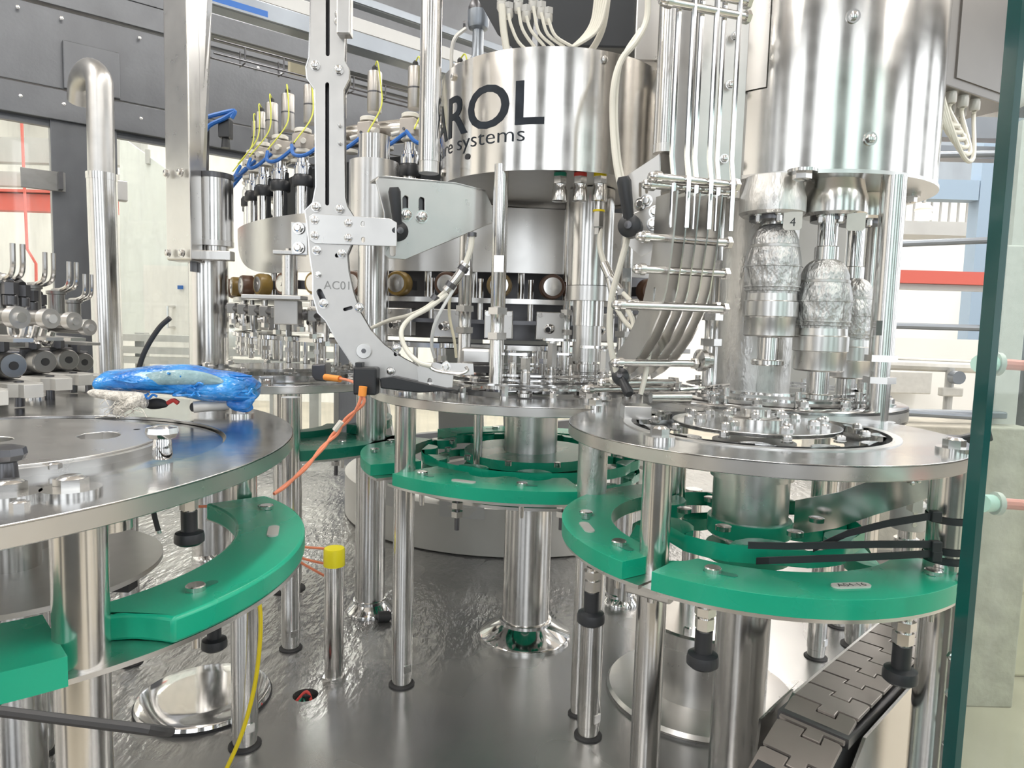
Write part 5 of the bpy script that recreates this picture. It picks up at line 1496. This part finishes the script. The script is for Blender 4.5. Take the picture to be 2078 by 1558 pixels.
for k, (px, py, Y) in enumerate(((20, 585, .95), (45, 590, 1.0), (62, 600, 1.06), (80, 608, 1.1))):
    q = P(px, py, Y)
    t = thing('hose_fitting', f'dark hose fitting above the left gripper carousel, {ORD[k]} from the left', 'fitting', q, 'dark hose fittings over the grippers')
    MB().hexa(q - ZUP * .008, q + ZUP * .008, .010).build('nut', 'dark_steel', t)
    MB().lathe([(.007, -.024), (.009, -.022), (.009, -.010), (.007, -.008)], q, seg=14).build('collar', 'dark_steel', t)
    MB().tube([q - ZUP * .02, q + V(.0, 0, -.06), q + V(.012, 0, -.07), q + V(.02, 0, -.05)], .0045, seg=8).build('tube', 'steel', t)
    MB().tube([q + ZUP * .008, q + V(-.02, .01, .016), q + V(-.07, .03, .024)], .006, seg=8).build('hose', 'black_rubber' if k % 2 else 'steel', t)
t = thing('red_clip', 'red and black clip behind the hose fittings at the left', 'clip', P(45, 610, 1.1))
MB().box(P(36, 592, 1.12), (.022, .02, .02)).build('red_body', 'red', t, smooth=0, bevel=.003)
MB().box(P(54, 600, 1.12), (.012, .02, .028)).build('red_tongue', 'red', t, smooth=0, bevel=.003)
MB().box(P(34, 610, 1.11), (.026, .02, .012)).build('black_base', 'black_plastic', t, smooth=0, bevel=.003)
# ================================================================== slatted chain conveyor at the lower right
ZCH = .215
cl0, cl1 = PZ(1610, 1408, ZCH), PZ(1748, 1294, ZCH)
cd = (cl1 - cl0).normalized()
cr_ = PZ(1760, 1440, ZCH)
cw = V(cd.y, -cd.x, 0); WCH = abs((cr_ - cl0).dot(cw))
org = cl0
t = thing('chain_conveyor', 'slatted grey-brown chain conveyor running away under the right table', 'conveyor', V(org.x, org.y, 0))
pitch = .0380
half = WCH / 2
lk = [(-half, 0), (-half * .30, 0), (-half * .30, .006), (-half * .22, .007), (-half * .22, -.005), (half * .22, -.005), (half * .22, .007), (half * .30, .006)]
g = .0030
link_out = [(-half, g), (-half * .10, g), (-half * .12, -.0085), (half * .42, -.0085), (half * .40, g), (half, g), (half, pitch - .002), (half - .003, pitch),
            (half * .44, pitch), (half * .46, pitch - .0100), (-half * .16, pitch - .0100), (-half * .14, pitch), (-half + .003, pitch), (-half, pitch - .002)]
me_link = None
for k in range(-7, 9):
    if k >= 0:
        c = org + cw * half + cd * (k * pitch); up = ZUP; fw = cd
    else:                                   # links dropping over the end sprocket
        c = org + cw * half
        for j in range(1, -k + 1):
            th = .22 + .085 * j
            c = c - (cd * cos(th) + ZUP * sin(th)) * pitch
        fw = (cd * cos(th) + ZUP * sin(th)); up = (ZUP * cos(th) - cd * sin(th))
    M = Matrix(((cw.x, fw.x, up.x, c.x), (cw.y, fw.y, up.y, c.y), (cw.z, fw.z, up.z, c.z), (0, 0, 0, 1)))
    if me_link is None:
        b = MB().plate(link_out, O=(0, 0, -.004), t=.004)
        o = b.build('link', 'link', None, smooth=0, bevel=.0008); me_link = o.data
    else:
        o = bpy.data.objects.new('link', me_link); COL.objects.link(o)
        bv = o.modifiers.new('bevel', 'BEVEL'); bv.width = .0008; bv.segments = 2; bv.limit_method = 'ANGLE'; bv.angle_limit = radians(50)
    o.parent = t; o.matrix_parent_inverse = Matrix.Translation(-ORG[t.name]); o.matrix_basis = M
for s, m_ in ((-1, 'brushed'), (1, 'steel')):
    c = org + cw * (half + s * (half + .006)) + cd * .22 + ZUP * -.045
    pr = [(-.42, -.20), (-.42, -.085), (-.30, -.02), (-.20, .036), (.12, .036), (.12, -.10)]
    if s > 0: pr = [(-.46, -.20), (-.44, -.12), (-.22, .030), (-.01, .030), (-.01, -.16)]
    o = MB().plate(pr, O=c, U=cd, Vv=ZUP, N=cw * s, t=.003).build('side_plate', m_, t, smooth=0)
o = MB().box(org + cw * half + cd * .155 - ZUP * .012, (WCH + .006, .37, .010), cw, cd, ZUP).build('wear_bed', 'dark_steel', t, smooth=0)
for k, (px, py) in enumerate(((1825, 1428), (1813, 1440), (1829, 1425))):
    p = PZ(px, py, .17); hex_bolt(t, p, cw, .006, .006, .008, .002)
MB().box(org + cw * (2 * half + .0125) - cd * .10 - ZUP * .055, (.0015, .08, .035), cw, cd, ZUP).build('type_plate', 'cream', t, smooth=0)
MB().plate([(-.30, -.16), (-.30, -.105), (-.16, -.055), (0, -.008), (.34, -.008), (.34, -.05), (-.1, -.12)], O=org + cw * .004, U=cd, Vv=ZUP, N=cw, t=WCH - .008).build('core', 'black_rubber', t, smooth=0)
post(t, org + cw * half + cd * .30, -.0, ZCH - .02, .016, name='leg', flats=False)
post(t, org + cw * half + cd * .12, -.0, ZCH - .02, .016, name='leg', flats=False)
t = thing('chain_cover', 'thin bent sheet beside the near end of the slatted chain', 'cover', PZ(1560, 1500, .15))
a, b, c, d = P(1540, 1458, .70), P(1605, 1398, .74), P(1590, 1620, .74), P(1515, 1640, .70)
e = V(.003, 0, 0)
MB().add([a, b, c, d, a + e, b + e, c + e, d + e], [(0, 1, 2, 3), (7, 6, 5, 4), (0, 4, 5, 1), (1, 5, 6, 2), (2, 6, 7, 3), (3, 7, 4, 0)]).build('sheet', 'brushed', t, smooth=0)
MB().add([x + V(.0, -.001, 0) for x in (a, b)] + [a + V(.02, .02, .002), b + V(.02, .02, .002)], [(0, 1, 3, 2)]).build('fold', 'brushed', t, smooth=0)
t = thing('door_hinge_bar', 'narrow steel hinge bar with bolts beside the right table leg', 'bar', PZ(1925, 1400, .1))
MB().plate(slot(0, 0, .012, .26, 8), O=P(1936, 1420, .66), U=(1, .2, 0), Vv=ZUP, N=V(0, 1, 0), t=.006).build('bar', 'brushed', t)
for y in (1330, 1404, 1507):
    hex_bolt(t, P(1930 - (y - 1330) * .05, y, .655), (0, -1, 0), .005, .004, name='screw')
t = thing('rail_clamp', 'black clamp with a threaded rod behind the right table leg', 'clamp', P(1940, 905, .86))
MB().tube([P(1826, 897, .95), P(1915, 908, .88)], .0045, seg=10, smooth=False).build('rod', 'steel', t)
MB().box(P(1935, 902, .87), (.035, .03, .022)).build('block', 'black_plastic', t, smooth=0, bevel=.003)
MB().box(P(1965, 892, .84), (.05, .012, .014), V(.9, -.2, .3).normalized(), V(.2, .97, 0).normalized(), V(-.3, 0, .95).normalized()).build('arm', 'black_plastic', t, smooth=0, bevel=.002)

# ================================================================== black cable ties on the right table leg
for k, (pts, yy) in enumerate((([(1518, 1106), (1600, 1108), (1780, 1104), (1905, 1104)], 1108), ([(1535, 1138), (1560, 1137), (1760, 1130), (1910, 1122)], 1127), ([(1650, 1113), (1720, 1082), (1800, 1062), (1895, 1046)], 1047))):
    t = thing('cable_tie', ('long black cable tie straight across the green star, on the right leg', 'lowest black cable tie reaching left from the right leg', 'upper black cable tie slanting up to the right leg')[k], 'cable tie', P(1905, yy, .69), 'black cable ties on the right table leg')
    Ys = [.70, .69, .675, .672]
    MB().strip([P(x, y, Y) for (x, y), Y in zip(pts, Ys)], .0072, .0018, ZUP).build('tail', 'black_plastic', t)
    z = P(1905, yy, .70).z
    MB().lathe([(.0208, z - .0035), (.0208, z + .0035)], (pr2.x, pr2.y, 0), seg=32, cap=False).build('loop', 'black_plastic', t)
    c = P(1898, yy, .672); MB().box(c, (.010, .008, .011)).build('latch', 'black_plastic', t, smooth=0, bevel=.001)

# ================================================================== blue bag, rag, loose cables on the left table
def blob(pts_top, name, label, cat, m, Yc, depth, parent=None, seed=1, rough=.004, n=30, mseg=14):
    """soft wrapped bundle: cross sections along a pixel spine with half heights"""
    rnd = random.Random(seed); mb = MB(); cs = []
    vs = []; fs = []
    for i, (px, py, hh) in enumerate(pts_top):
        c = P(px, py, Yc); h = hh * Yc / F
        for j in range(mseg):
            a = 2 * pi * j / mseg
            k = 1 + rnd.uniform(-.12, .12)
            vs.append(c + V(rnd.uniform(-rough, rough), depth * cos(a) * k * (min(1, hh / 26)), h * sin(a) * k))
    N = len(pts_top)
    for i in range(N - 1):
        for j in range(mseg):
            jj = (j + 1) % mseg
            fs.append((i * mseg + j, i * mseg + jj, (i + 1) * mseg + jj, (i + 1) * mseg + j))
    fs.append(tuple(reversed(range(mseg)))); fs.append(tuple((N - 1) * mseg + j for j in range(mseg)))
    mb.add(vs, fs)
    o = mb.build(name, m, parent, smooth=60)
    s = o.modifiers.new('sub', 'SUBSURF'); s.levels = 2; s.render_levels = 2
    return o


t = thing('blue_bag', 'bundle wrapped in crumpled blue plastic film on the near left table', 'bag', PZ(370, 815, .467))
sp_ = [(223, 776, 14), (225, 776, 26), (236, 775, 26), (262, 771, 25), (290, 771, 27), (320, 768, 29), (345, 769, 31), (375, 772, 33), (405, 777, 34), (435, 782, 34), (462, 786, 33), (485, 788, 31), (503, 790, 28), (513, 792, 22), (515, 793, 8)]
blob(sp_, 'film', None, None, 'blue_film', .93, .045, t, 3)
blob([(466, 812, 8), (468, 815, 18), (485, 818, 20), (505, 818, 20), (511, 820, 10)], 'film_end', None, None, 'blue_film', .915, .02, t, 5)
blob([(290, 772, 6), (300, 771, 15), (340, 766, 18), (400, 766, 16), (440, 772, 10), (455, 776, 3)], 'clear_patch', None, None, mat('film_pale', (.30, .46, .50), .15, 0, noise=.3, nscale=(40, 40, 40), bump=.3, bscale=(70, 70, 70)), .893, .012, t, 9)
rnd = random.Random(5)
for k in range(14):
    x = 240 + rnd.random() * 265; y = 752 + rnd.random() * 50 + (x - 240) * .06
    pts = [P(x + i * 9 * rnd.choice((1, 1, -1)), y + rnd.uniform(-6, 6), .885 + rnd.uniform(-.004, .008)) for i in range(4)]
    MB().tube(pts, .0016, seg=5).build('crease', 'blue_film', t)
t = thing('rag', 'frayed off-white rag tucked under the blue bag', 'rag', PZ(265, 838, .467))
blob([(178, 795, 3), (186, 797, 8), (205, 800, 10), (235, 803, 11), (262, 806, 13), (285, 810, 16), (296, 818, 15)], 'fold', None, None, 'rag', .885, .02, t, 11, .003)
blob([(228, 836, 3), (236, 834, 8), (252, 826, 12), (268, 816, 14), (285, 812, 12)], 'tail', None, None, 'rag', .865, .014, t, 12, .003)
for k in range(26):
    a = PZ(230 + rnd.random() * 60, 812 + rnd.random() * 20, .47)
    c0 = P(225 + rnd.random() * 65, 800 + rnd.random() * 34, .865)
    MB().tube([c0, c0 + V(rnd.uniform(-.012, .006), rnd.uniform(-.006, .0), rnd.uniform(-.008, .002)), c0 + V(rnd.uniform(-.02, .01), rnd.uniform(-.01, 0), -.010)], .0005, seg=4).build('thread', 'rag', t)
t = thing('grey_tube_piece', 'short rolled grey sheet lying under the blue bag', 'tube', PZ(430, 830, .467))
MB().tube([P(392, 826, .90), P(464, 820, .92)], .0075, seg=16, smooth=False).build('roll', 'light_grey', t)
MB().tube([P(391, 826, .899), P(392.5, 826, .9)], .006, seg=16, smooth=False).build('bore', 'black_plastic', t)
t = thing('dark_bits', 'dark scrap bundle under the blue bag', 'scrap', PZ(320, 826, .467))
blob([(292, 820, 4), (300, 820, 11), (325, 818, 12), (342, 820, 6)], 'bundle', None, None, 'black_rubber', .91, .015, t, 15)
MB().tube([P(340, 818, .91), P(352, 812, .91), P(362, 818, .91)], .003, seg=6).build('red_wire', 'red', t)
t = thing('black_cable', 'stiff black cable standing up behind the blue bag', 'cable', P(280, 750, 1.0))
MB().tube([P(345, 645, 1.0), P(325, 663, 1.0), P(305, 692, 1.0), P(290, 722, 1.0), P(280, 755, 1.0), P(276, 780, .99)], .0036, seg=10).build('jacket', 'black_rubber', t)
t = thing('black_cable', 'short black cable end hanging below the near left table', 'cable', P(318, 1060, .70))
MB().tube([P(308, 1015, .70), P(313, 1045, .70), P(321, 1076, .70)], .0026, seg=10).build('jacket', 'black_rubber', t)
MB().tube([P(321, 1076, .70), P(322, 1082, .70)], .0028, seg=10, smooth=False).build('metal_end', 'steel', t)
# T-shaped chromed knobs on the left table
for k, (px, py, lab) in enumerate(((330, 930, 'shiny lump-sided T-shaped knob standing on the near left table'), (12, 985, 'dark T-shaped knob at the left edge of the near table'))):
    q = PZ(px, py, .467)
    t = thing('t_knob', lab, 'knob', q)
    h = .040
    MB().lathe([(.0075, 0), (.0088, .004), (.008, .015), (.007, .020)], q, seg=20).build('stem', 'dark_steel' if k else 'chrome', t)
    MB().lathe([(.0075, .018), (.0125, .020), (.0145, .024), (.0135, .029), (.006, .031), (.001, .0312)], q, seg=9).build('grip', 'dark_steel' if k else 'chrome', t, smooth=20)

# ================================================================== sensor and cables in the middle left
t = thing('orange_sensor', 'grey sensor block with an orange plug on the rear left table', 'sensor', P(650, 770, 1.2))
MB().plate(pl_pts([(632, 740), (660, 738), (662, 775), (640, 772), (632, 762)], 1.24), O=(0, 1.24, 0), U=cu, Vv=cv, N=V(0, 1, 0), t=.04).build('block', 'dark_steel', t, smooth=0, bevel=.002)
MB().tube([P(660, 765, 1.22), P(690, 769, 1.20)], .0058, seg=14, smooth=False).build('plug', 'plug_orange', t)
for k in range(2):
    t = thing('orange_cable', ('orange cable pair strand hanging from the black sensor block down to the near green guide', 'second orange strand twisted along the first one')[k], 'cable', P(640, 900, 1.05))
    o = 5 if k else -4
    MB().tube([P(735, 795, 1.02), P(732 + o, 820, 1.02), P(706 - o, 850, 1.03), P(680 + o, 880, 1.03), P(655 - o * .6, 908, 1.02), P(618 + o * .6, 950, 1.0), P(580 - o * .5, 985, .98), P(556, 1002, .96)], .0024, seg=8).build('jacket', 'cable_orange', t)
    if k == 0:
        MB().tube([P(737, 784, 1.02), P(735, 803, 1.02)], .0062, seg=12, smooth=False).build('plug', 'plug_orange', t)
        MB().tube([P(679, 873, 1.015), P(693, 855, 1.015)], .0042, seg=8, smooth=False).build('marker_sleeve', 'white_plastic', t)
        MB().tube([P(690, 768, 1.2), P(712, 773, 1.12), P(735, 785, 1.05)], .0024, seg=8).build('link', 'cable_orange', t)
for k, (pts, lab) in enumerate((([(588, 1105), (620, 1110), (660, 1113)], 'top orange wire passing behind the yellow capped tube'),
                                ([(585, 1118), (615, 1133), (660, 1144)], 'middle orange wire behind the yellow capped tube'),
                                ([(583, 1122), (612, 1142), (662, 1170)], 'lowest orange wire behind the yellow capped tube'))):
    t = thing('orange_wire', lab, 'wire', P(pts[1][0], pts[1][1], 1.12))
    MB().tube([P(x, y, 1.10 + .02 * i) for i, (x, y) in enumerate(pts)], .0021, seg=8).build('jacket', 'cable_orange', t)
t = thing('orange_wire', 'short orange wire seen under the near left table', 'wire', P(400, 1022, .95))
MB().tube([P(360, 1015, .95), P(390, 1027, .95), P(440, 1026, .97)], .0022, seg=8).build('jacket', 'cable_orange', t)
t = thing('yellow_cable', 'bright yellow cable hanging along the near left leg', 'cable', P(500, 1500, .86))
MB().tube([P(520, 1190, .90), P(528, 1240, .89), P(527, 1310, .88), P(515, 1400, .87), (P(490, 1490, .86)), P(455, 1570, .85)], .0028, seg=10).build('jacket', 'cable_yellow', t)

# ================================================================== hoses round the middle machine
def hose(label, pts, r, m='cable_white', cat='hose', name='hose', group=None):
    t = thing(name, label, cat, P(*pts[len(pts) // 2]), group)
    MB().tube([P(*p) for p in pts], r, seg=10).build('jacket', m, t)
    return t


t = hose('long white hose looping from the drum top past the right levers down to the table', [(1315, -20, 1.0), (1312, 40, 1.0), (1290, 85, .99), (1262, 120, .985), (1246, 170, .98), (1243, 240, .98), (1250, 330, .97), (1268, 420, .96), (1275, 470, .96), (1258, 540, .96),
      (1240, 610, .97), (1238, 690, .975), (1252, 760, .98)], .0044)
t = hose('second white hose beside the long one over the lettered drum', [(1300, 60, 1.01), (1270, 105, 1.0), (1255, 150, .99), (1250, 230, .985), (1256, 320, .98), (1268, 380, .97)], .0030)
t = hose('clear hose from the yellow coupling to the hose splitter', [(1218, 465, 1.13), (1217, 500, 1.12), (1226, 535, 1.11)], .0044)
t = thing('hose_splitter', 'steel Y splitter on the clear hose beside the fat spindle', 'fitting', P(1240, 570, 1.1))
MB().tube([P(1226, 535, 1.11), P(1238, 562, 1.10), P(1252, 590, 1.09)], .0075, seg=14).build('body', 'steel', t)
for (a, b) in (((1236, 560), (1262, 592)), ((1236, 565), (1248, 620))):
    MB().tube([P(*a, 1.095), P(*b, 1.085)], .0055, seg=12, smooth=False).build('branch', 'steel', t)
for (x, y) in ((1262, 592), (1248, 622), (1270, 622)):
    q = P(x, y, 1.083); MB().hexa(q - ZUP * .005, q + ZUP * .005, .0075).build('nut', 'steel', t)
hose('clear hose branch curving right to the chute', [(1260, 590, 1.085), (1285, 615, 1.05), (1310, 635, 1.02), (1327, 645, 1.0)], .0036)
hose('clear hose branch looping down to the black lower lever', [(1270, 622, 1.08), (1285, 655, 1.05), (1280, 710, 1.02), (1262, 755, 1.0), (1240, 775, .99)], .0038)
hose('clear hose branch running down beside the chute to the foot bar', [(1250, 625, 1.08), (1275, 660, 1.06), (1308, 680, 1.0), (1317, 710, .98), (1310, 760, .98), (1300, 800, .98)], .0036)
# hose bundle at the left bracket
t = thing('hose_splitter', 'steel hose splitter hanging under the left bracket plate', 'fitting', P(930, 550, 1.1))
MB().tube([P(946, 535, 1.10), P(930, 560, 1.10), P(905, 590, 1.10)], .0072, seg=14).build('body', 'steel', t)
MB().tube([P(958, 472, 1.10), P(958, 480, 1.10)], .0072, seg=12, smooth=False).build('cable_gland', 'dark_steel', t)
for (x, y) in ((940, 545), (915, 578), (885, 605)):
    MB().tube([P(x + 3, y - 4, 1.1), P(x - 3, y + 5, 1.1)], .0088, seg=10, smooth=False).build('nut', 'dark_steel', t)
hose('white hose from the left bracket to its splitter', [(958, 478, 1.1), (955, 505, 1.1), (945, 535, 1.1)], .0048)
hose('white hose sweeping left from the splitter to the thick column', [(905, 590, 1.10), (868, 622, 1.10), (830, 640, 1.12), (790, 650, 1.2), (755, 665, 1.3)], .0036)
hose('white hose looping from the splitter down to the chute outlet', [(908, 596, 1.10), (870, 625, 1.09), (830, 648, 1.08), (814, 675, 1.06), (825, 710, 1.05), (850, 735, 1.04), (875, 742, 1.04)], .0038)
hose('thin bluish hose hanging straight from the splitter', [(925, 580, 1.10), (895, 630, 1.10), (880, 665, 1.11), (876, 700, 1.13), (882, 725, 1.15)], .0028, 'clear_plastic')
hose('thin yellowish hose hanging at the left of the slim post', [(935, 565, 1.12), (915, 595, 1.12), (912, 640, 1.13), (922, 690, 1.14), (926, 725, 1.15)], .0024, 'cream')
# cables and dark control box above the lettered drum
t = thing('control_cabinet', 'dark control cabinet above the lettered drum', 'cabinet', P(1200, 60, 1.3))
zb2 = P(1230, 100, 1.30).z
c = P(1220, 40, 1.36)
MB().box(V(c.x, c.y, zb2 + .14), (.235, .14, .28)).build('body', 'cabinet_dark', t, smooth=0, bevel=.003)
MB().add([P(960, -20, 1.25), P(1010, 70, 1.25), P(1075, 130, 1.27), P(1080, 60, 1.3), P(1090, -20, 1.3)], [(0, 1, 2, 3, 4)]).build('slanted_cheek', 'cabinet_dark', t, smooth=0)
c2 = P(1312, 60, 1.30)
MB().box(V(c2.x, c2.y, zb2 + .12), (.05, .06, .30)).build('side_post', 'brushed', t, smooth=0, bevel=.003)
for k, (x, y) in enumerate(((1018, 5), (1032, 20), (1052, 8), (1068, 25), (1082, 5), (1098, 18), (1112, 30))):
    q = P(x, y, 1.20)
    t = thing('cable_gland', f'grey cable gland in the bunch above the lettered drum, {ORD[k]} from the left', 'gland', q, 'cable glands above the lettered drum')
    MB().hexa(q, q + ZUP * .010, .009).build('nut', 'grey_paint', t)
    MB().lathe([(.006, -.014), (.008, -.010), (.008, 0)], q, seg=12).build('dome', 'light_grey', t)
    xs = [x, x + 4 + 2 * k, x + 20 + 6 * k, 1105 + 3 * k, 1155 + 6 * k, 1195 + 4 * k, 1205 + 5 * k]
    ys = [y + 8, 50 + 4 * k, 90 + 2 * k, 122 - k, 98 - 3 * k, 50, -15]
    n_ = 7 if k >= 1 else 4
    t = thing('white_cable', f'white cable looping over the lettered drum, {ORD[k]} from the left', 'cable', P(xs[2], ys[2], 1.18), 'white cables looping over the lettered drum')
    if k == 0: xs, ys = [1018, 1022, 1030, 1040], [10, 60, 110, 140]
    MB().tube([P(a, b, 1.19 - .004 * k) for a, b in zip(xs[:n_], ys[:n_])], .0060 if k == 0 else .0027, seg=8).build('jacket', 'cable_white', t)
t = hose('thick white conduit curving up right of the cable loops', [(1180, 125, 1.20), (1205, 95, 1.2), (1222, 60, 1.2), (1230, 20, 1.2), (1234, -20, 1.2)], .0056, name='conduit', cat='conduit')
# pressure transmitter
q = P(968, 165, 1.5)
t = thing('pressure_transmitter', 'grey pressure transmitter with a screw cap behind the lettered drum', 'transmitter', q)
zt = [P(965, y, 1.5).z - q.z for y in (165, 120, 115, 62, 58, 50, 24, 20, 5)]
MB().lathe([(.016, zt[0] - .05), (.016, zt[1]), (.0125, zt[2]), (.0115, zt[3])], q, seg=20).build('neck', 'bluegrey_metal', t)
MB().lathe([(.012, zt[3]), (.020, zt[4]), (.0225, zt[5]), (.0225, zt[6]), (.021, zt[6])], q, seg=28).build('body', 'bluegrey_metal', t)
MB().lathe([(.0215, zt[6]), (.0215, zt[7] + .004), (.017, zt[8]), (.001, zt[8] + .001)], q, seg=28).build('screw_cap', 'dark_steel', t)
MB().tube([P(945, 50, 1.5), P(940, 50, 1.5)], .007, seg=10, smooth=False).build('gland', 'dark_steel', t)
MB().tube([P(945, 58, 1.49), P(925, 75, 1.48), P(917, 100, 1.48), P(916, 140, 1.48)], .004, seg=8).build('cable', 'light_grey', t)
MB().tube([P(938, 150, 1.49), P(1000, 150, 1.49)], .012, seg=12, smooth=False).build('cross_pipe', 'bluegrey_metal', t)
for x in (948, 985):
    MB().tube([P(x, 143, 1.48), P(x + 10, 143, 1.48)], .016, seg=14, smooth=False).build('clamp', 'steel', t)
